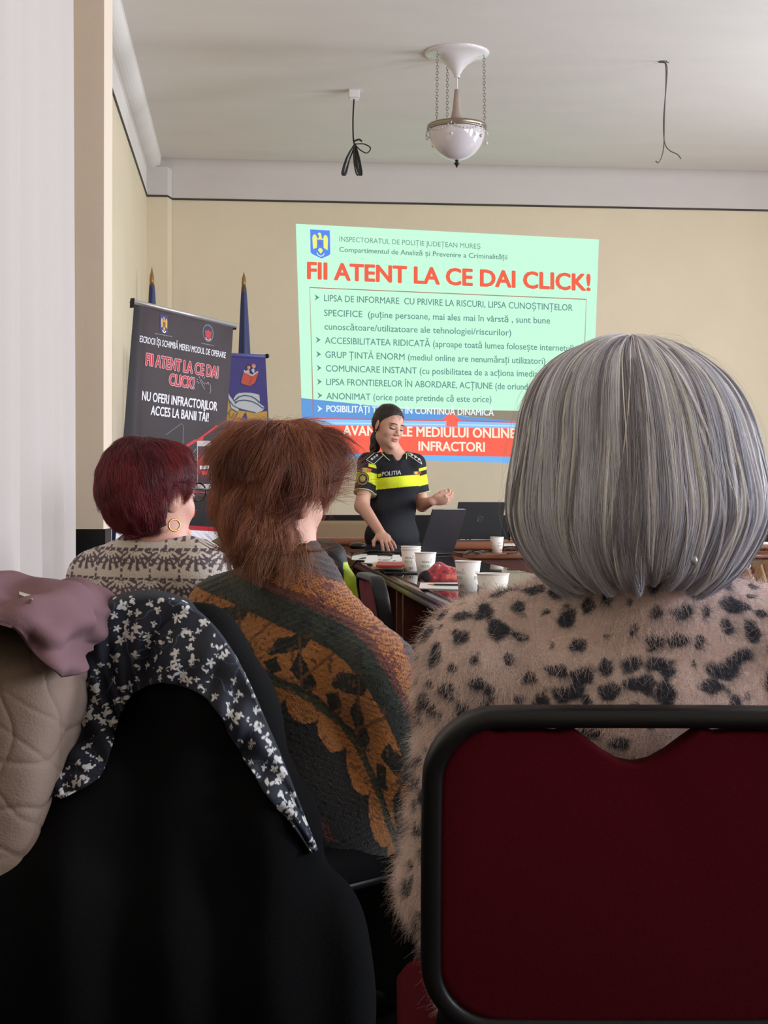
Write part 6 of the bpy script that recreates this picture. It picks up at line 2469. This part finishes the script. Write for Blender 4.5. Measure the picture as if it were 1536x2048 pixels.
# sleeve hems
for i in (0, 1):
    ax = unit(elO[i] - shO[i])
    q = shO[i] + (elO[i] - shO[i]) * 0.695
    u_ = unit(np.cross(ax, FWD))
    v_ = np.cross(ax, u_)
    MB().tube([q + 0.0605 * (u_ * math.cos(t) + v_ * math.sin(t)) for t in np.linspace(0, 2 * math.pi, 37)[:-1]], 0.003, 6, closed=True).build('sleeve_piping', mat('piping', (206, 206, 170), 0.7), pO, True)
# hair drawn back into a pony tail
s = Sdf()
s.ell(cO + RO @ (A(0, -0.014, 0.038) * kO), A(0.0755, 0.0965, 0.0815) * kO, RO, 0.02)
s.ell(cO + RO @ (A(0, -0.035, 0.0) * kO), A(0.072, 0.072, 0.066) * kO, RO, 0.03)
s.ell(cO + RO @ (A(0, 0.112, 0.0) * kO), A(0.060, 0.052, 0.075) * kO, RO, 0.01, True)
for sx in (-1, 1):
    s.ell(cO + RO @ (A(sx * 0.080, 0.0, -0.016) * kO), A(0.018, 0.024, 0.032) * kO, RO, 0.006, True)
s.plane(cO + RO @ (A(0, 0.052, 0.055) * kO), RO @ unit(A(0, 0.76, -0.65)))
VH, FH = s.mesh(0.0034, lambda X, d: d + 0.0010 * fbm(X, 60, 2))
m_hO = mat('hair_dark_brown', (40, 30, 27), 0.42, spec=0.5, bump=0.3, bscale=120, stretch=(1, 1, 6))
hairO = mk('hair', VH, FH, m_hO, pO, True)
tieO = cO + RO @ (A(0, -0.10, -0.02) * kO)


def keepO(c, n):
    l_ = (c - cO) @ RO / kO
    return (l_[:, 1] * 0.76 - l_[:, 2] * 0.65 < -0.006 + 0.76 * 0.052 - 0.65 * 0.055).astype(float)


hairdo('hair_strands', hairO, VH, FH, 8000, 0.045, lambda p: tieO - p, 0.002, 0.0008, 0.0004,
       lambda p, r: lina((46, 34, 30)) + lina((120, 96, 82)) * np.clip(r.normal(0.08, 0.12, (len(p), 1)), 0, 1), np.random.default_rng(31), hairmat('hair_dark', 0.4, 0.5), S=6, keep=keepO, wild=0.08)
s = Sdf()
s.chain([cO + RO @ (A(0, -0.088, -0.02) * kO), O(752, 878, 0.07), O(749, 896, 0.06), O(745, 908, 0.05)], [0.026, 0.030, 0.026, 0.010], 0.02)
VH, FH = s.mesh(0.004, lambda X, d: d + 0.004 * fbm(X, 50, 2))
mk('pony_tail', VH, FH, m_hO, pO, True)
MB().ball(cO + RO @ (A(0.078, 0.002, -0.046) * kO), 0.004, 6).build('earring', mat('gold', None), pO, True)

# ================================================================== coats, scarf, jackets on the chairs
RV = np.stack([LAT, FWD, UZ], 1)
m_coat = mat('coat_black', (7, 7, 9), 0.9, spec=0.12, bump=0.15, bscale=200)
s = Sdf()
c0 = P(320, 1021, 2.45)
at = lambda px, py, d: P(px, py, d)
s.cone(at(245, 1272, 2.56), at(395, 1292, 2.40), 0.066, 0.070, 0.05)
s.cone(at(170, 1400, 2.56), at(455, 1430, 2.36), 0.080, 0.082, 0.08)
s.cone(at(150, 1620, 2.36), at(520, 1650, 2.34), 0.100, 0.100, 0.10)
s.cone(at(105, 1820, 2.24), at(575, 1860, 2.34), 0.115, 0.105, 0.10)
s.cone(at(80, 2010, 2.20), at(590, 2040, 2.32), 0.130, 0.110, 0.10)
s.plane(A(0, 0, 0.16), (0, 0, -1))


def pleats(X, d):
    l = (X - c0) @ LAT
    h_ = np.clip((0.88 - X[:, 2]) / 0.4, 0, 1)
    return d + h_ * 0.010 * np.sin(l * 46 + 2.5 * X[:, 2] + 1.0) + 0.005 * fbm(X, 7, 2)


V, F = s.mesh(0.006, pleats)
q = A(*P(330, 1021, 2.42)[:2], 0.16)
coat = thing('coat', 'black coat hung over the chair under the flowered scarf', 'coat', q)
mk('shell', V, F, m_coat, coat, True)
MB().tube(catmull([at(452, 1890, 2.255), at(446, 1912, 2.252), at(441, 1932, 2.25)], 8), 0.003, 6, flat=0.4).build('zip_pull', m_silver, coat, True)
bvhC = BVHTree.FromPolygons([tuple(v) for v in V], [tuple(f) for f in F.tolist()])

# flowered scarf lying over the coat: outer edge and inner hem, laid on the coat's surface
outer = [(105, 1592), (72, 1530), (66, 1440), (100, 1345), (150, 1262), (210, 1203), (292, 1183), (370, 1200), (432, 1250), (492, 1350), (545, 1470), (592, 1590), (634, 1700)]
inner = [(128, 1596), (190, 1562), (212, 1530), (226, 1480), (240, 1432), (262, 1392), (310, 1368), (365, 1372), (425, 1410), (478, 1500), (530, 1585), (575, 1640), (622, 1708)]
no, ni = 300, 130
Oc, Ic = catmull(outer, no), catmull(inner, no)
w_ = np.linspace(0, 1, ni)[:, None, None]
PX = Oc[None] * (1 - w_) + Ic[None] * w_
Vs = np.zeros((ni, no, 3))
D_ = np.zeros((ni, no))
for i in range(ni):
    for j in range(no):
        dr = ray(*PX[i, j])
        L_ = np.linalg.norm(dr)
        hit, nrm, _, _ = bvhC.ray_cast(Vector(CAM), Vector(dr / L_))
        D_[i, j] = np.nan if hit is None else np.linalg.norm(A(*hit) - CAM) / L_
med = np.nanmedian(D_)
for i in range(ni):
    row = D_[i]
    okk = ~np.isnan(row)
    D_[i] = np.interp(np.arange(no), np.arange(no)[okk], row[okk]) if okk.sum() > 5 else med
ker = np.ones(9) / 9
for _ in range(3):
    D_ = np.apply_along_axis(lambda r: np.convolve(np.pad(r, 4, 'edge'), ker, 'valid'), 0, D_)
    D_ = np.apply_along_axis(lambda r: np.convolve(np.pad(r, 4, 'edge'), ker, 'valid'), 1, D_)
ii, jj = np.meshgrid(np.linspace(0, 1, ni), np.linspace(0, 1, no), indexing='ij')
D_ = np.minimum(D_, med + 0.05) - 0.014
D_ += 0.006 * np.sin(jj * 95 + 4 * ii + 2 * np.sin(jj * 17)) * ii + 0.006 * np.sin(jj * 40 + 9 * ii)
edge_roll = np.clip((0.10 - ii) / 0.10, 0, 1)
D_ += 0.055 * edge_roll ** 2
for i in range(ni):
    for j in range(no):
        Vs[i, j] = CAM + D_[i, j] * ray(*PX[i, j])
# the part that goes over the top of the chair and hangs down behind
back = np.zeros((24, no, 3))
for k_ in range(24):
    f = (k_ + 1) / 24
    back[k_] = Vs[0] + FWD * (0.10 * math.sin(f * math.pi / 2)) + A(0, 0, -1) * (0.22 * f * f) + LAT * 0.0
Vs = np.concatenate([back[::-1], Vs])
Vf = Vs.reshape(-1, 3)
nr_ = Vs.shape[0]
Ff = gridfaces(nr_, no)
Vr, Fr = refine(Vf, Ff)
rngS = np.random.default_rng(77)
fl, fr_ = [], []
cl = rngS.permutation(len(Vf))[:520]
for i in cl:
    base = Vf[i]
    for _ in range(rngS.integers(1, 4)):
        p = base + rngS.normal(0, 0.009, 3)
        if all(np.linalg.norm(p - q) > 0.0095 for q in fl):
            fl.append(p)
            fr_.append(rngS.uniform(0.0040, 0.0088))
fl, fr_ = np.array(fl), np.array(fr_)
fo = rngS.uniform(0, 6.28, len(fl))
colS = np.tile(lina((20, 24, 40)), (len(Vr), 1)) * (1 + 0.2 * fbm(Vr, 50, 2))[:, None]
vine = np.abs(fbm(Vr, 26, 2)) < 0.020
colS[vine] = lina((64, 78, 96))
for a in range(0, len(Vr), 20000):
    q = Vr[a:a + 20000]
    d = q[:, None] - fl[None]
    X_, Z_ = d @ LAT, d[..., 2]
    rr = np.sqrt((d * d).sum(-1))
    th = np.arctan2(Z_, X_)
    pet = fr_[None] * (0.76 + 0.30 * np.cos((4 + np.arange(len(fl)) % 2)[None] * th + fo[None]) + 0.25 * np.cos(th + 2 * fo[None])) + 0.0012 * fbm(q, 160, 1)[:, None]
    m_ = (rr < pet) & (rr > 0.0009)
    hit = m_.any(1)
    sub = colS[a:a + 20000]
    sub[hit] = lina((206, 204, 206)) * (1 + 0.15 * fbm(q[hit], 200, 1))[:, None]
    cen = ((rr < 0.0014) & (rr < pet)).any(1)
    sub[cen] = lina((110, 116, 110))
    colS[a:a + 20000] = sub
scarf = mk('scarf', Vr - Vf[0], Fr, mat('scarf_print', None, 0.8, col=True, bump=0.1, bscale=300), None, True, colS)
scarf.location = tuple(Vf[0])
so = scarf.modifiers.new('thick', 'SOLIDIFY')
so.thickness = 0.0025
tag(scarf, 'navy scarf with small white flowers draped over the black coat', 'scarf')

# quilted beige jacket on the leftmost chair: a padded shell hanging over the chair back
def drape(rows, nr, nc, fold, thick):
    """cloth through rows of (px, py, depth); fold(g, i, j) moves it along the depth"""
    g = loft([[P(*q) for q in r] for r in rows], nr, nc)
    ii, jj = np.meshgrid(np.linspace(0, 1, nr), np.linspace(0, 1, nc), indexing='ij')
    off = fold(g.reshape(-1, 3), ii.ravel(), jj.ravel())
    g = g.reshape(-1, 3)
    N_ = vnormals(g, gridfaces(nr, nc))
    sg = np.sign(((CAM - g) * N_).sum(1).mean())
    return g + N_ * sg * off[:, None], gridfaces(nr, nc)


def quilt(g, i, j):
    u, z = g @ LAT, g[:, 2]
    wv = fbm(g, 5, 2)
    a1 = np.sin(z * 44 + 9 * u + 2.8 * wv)
    a2 = np.sin(z * 15 - 30 * u + 3.2 * wv + 1)
    a3 = np.sin(z * 30 + 26 * u - 3.0 * wv)
    gr = np.exp(-(a1 / 0.20) ** 2) + 0.8 * np.exp(-(a2 / 0.16) ** 2) + 0.6 * np.exp(-(a3 / 0.16) ** 2)
    return -0.0030 * np.minimum(gr, 1.2) + 0.010 * fbm(g, 7, 2)


V, F = drape([[(-360, 1560, 2.52), (-150, 1560, 2.52), (40, 1560, 2.54), (180, 1560, 2.56)], [(-360, 1250, 2.42), (-150, 1235, 2.42), (60, 1235, 2.44), (215, 1250, 2.48)],
              [(-370, 1260, 2.30), (-150, 1245, 2.30), (50, 1245, 2.32), (212, 1265, 2.38)],
              [(-380, 1380, 2.22), (-150, 1370, 2.20), (95, 1370, 2.20), (190, 1370, 2.42)], [(-380, 1540, 2.19), (-150, 1540, 2.17), (85, 1540, 2.19), (150, 1540, 2.45)],
              [(-380, 1720, 2.18), (-150, 1720, 2.16), (70, 1720, 2.20), (120, 1720, 2.46)], [(-380, 1960, 2.18), (-150, 1960, 2.16), (50, 1960, 2.20), (90, 1960, 2.46)]], 190, 220, quilt, 0.01)
q = V[0]
jk = mk('quilted_jacket', V - q, F, mat('quilted_beige', (148, 127, 116), 0.85, spec=0.2, bump=0.2, bscale=260), None, True)
jk.location = tuple(q)
so = jk.modifiers.new('thick', 'SOLIDIFY')
so.thickness, so.offset = 0.008, 0.0
tag(jk, 'beige quilted jacket hanging over the chair on the far left', 'jacket')


# mauve sweater thrown over its top
def soft(g, i, j):
    u, z = g @ LAT, g[:, 2]
    w1 = fbm(g, 7, 2)
    return 0.010 * np.sin(u * 52 - z * 40 + 3.5 * w1) * (0.4 + 0.6 * i) + 0.006 * np.sin(u * 95 + z * 120 + 4 * w1) * i + 0.012 * fbm(g, 10, 2) + 0.02 * np.clip(i - 0.86, 0, 1) * 3 * np.sin(j * 38)


V, F = drape([[(-360, 1420, 2.56), (-150, 1420, 2.54), (20, 1420, 2.54), (140, 1400, 2.55), (240, 1330, 2.58)],
              [(-360, 1195, 2.44), (-150, 1185, 2.42), (20, 1178, 2.42), (140, 1176, 2.43), (238, 1200, 2.48)],
              [(-360, 1185, 2.33), (-150, 1175, 2.31), (20, 1168, 2.31), (140, 1166, 2.34), (246, 1196, 2.42)],
              [(-360, 1215, 2.20), (-150, 1205, 2.18), (20, 1200, 2.17), (130, 1212, 2.20), (232, 1222, 2.36)],
              [(-360, 1245, 2.15), (-150, 1232, 2.13), (30, 1232, 2.12), (120, 1270, 2.15), (205, 1262, 2.33)],
              [(-360, 1275, 2.15), (-150, 1262, 2.13), (20, 1256, 2.11), (112, 1350, 2.15), (180, 1300, 2.30)]], 110, 200, soft, 0.006)
q = A(*P(-60, 1021, 2.22)[:2], 0.80)
m_mauve = mat('mauve_knit', (122, 92, 99), 0.9, spec=0.15, bump=0.15, bscale=380)
mv = thing('sweater', 'mauve sweater with a small neck tag thrown over the beige quilted jacket', 'sweater', q)
o = mk('cloth', V, F, m_mauve, mv, True)
so = o.modifiers.new('thick', 'SOLIDIFY')
so.thickness, so.offset = 0.007, 0.0
Vc = V
bvhM = BVHTree.FromPolygons([tuple(v) for v in V], [tuple(f) for f in F.tolist()])
zt_ = zz_(0, 1120, 5.908)
zl = lambda *p: [zt_(*q) for q in p]
dO_keep, dO = dO, 2.2
stuck('neck_tag', m_patch, mv, bvhM, [pg(zl((230, 378), (402, 432), (385, 474), (228, 412)), (214, 204, 196)), pg(zl((228, 412), (385, 474), (362, 524), (230, 468)), (74, 62, 64))], off=0.017).modifiers.new('thick', 'SOLIDIFY').thickness = 0.001
dO = dO_keep

# lime and black police jacket over the chair at the far table
qj = A(*P(646, 1021, 6.55)[:2], 0)
Rj = rotz(-YAW - 1.3)
jl = lambda x, y, z: qj + Rj @ A(x, y, z)
s = Sdf()
s.cone(jl(-0.17, 0, 0.83), jl(0.17, 0, 0.83), 0.055, 0.055, 0.04)
s.cone(jl(-0.18, 0.0, 0.62), jl(0.18, 0.0, 0.62), 0.085, 0.085, 0.06)
s.cone(jl(-0.18, 0.04, 0.50), jl(0.18, 0.04, 0.50), 0.11, 0.11, 0.06)
s.cone(jl(0.17, 0.0, 0.80), jl(0.19, 0.16, 0.52), 0.05, 0.055, 0.04)
s.plane(A(0, 0, 0.40), (0, 0, -1))
V, F = s.mesh(0.007, lambda X, d: d + 0.007 * fbm(X, 12, 2))
c = np.tile(lina((16, 16, 18)), (len(V), 1))
loc_ = (V - qj) @ Rj
lm = (loc_[:, 1] > 0.035) & (V[:, 2] < 0.80)
c[lm] = lina((176, 198, 40))
c[lm & (V[:, 2] < 0.56)] = lina((140, 150, 146))
jo = mk('police_jacket', V - jl(0, 0, 0.4), F, mat('jacket_cloth', None, 0.6, col=True, bump=0.2, bscale=150), None, True, c)
jo.location = tuple(jl(0, 0, 0.4))
tag(jo, 'black and lime jacket hanging on the red chair left of the far table', 'jacket')
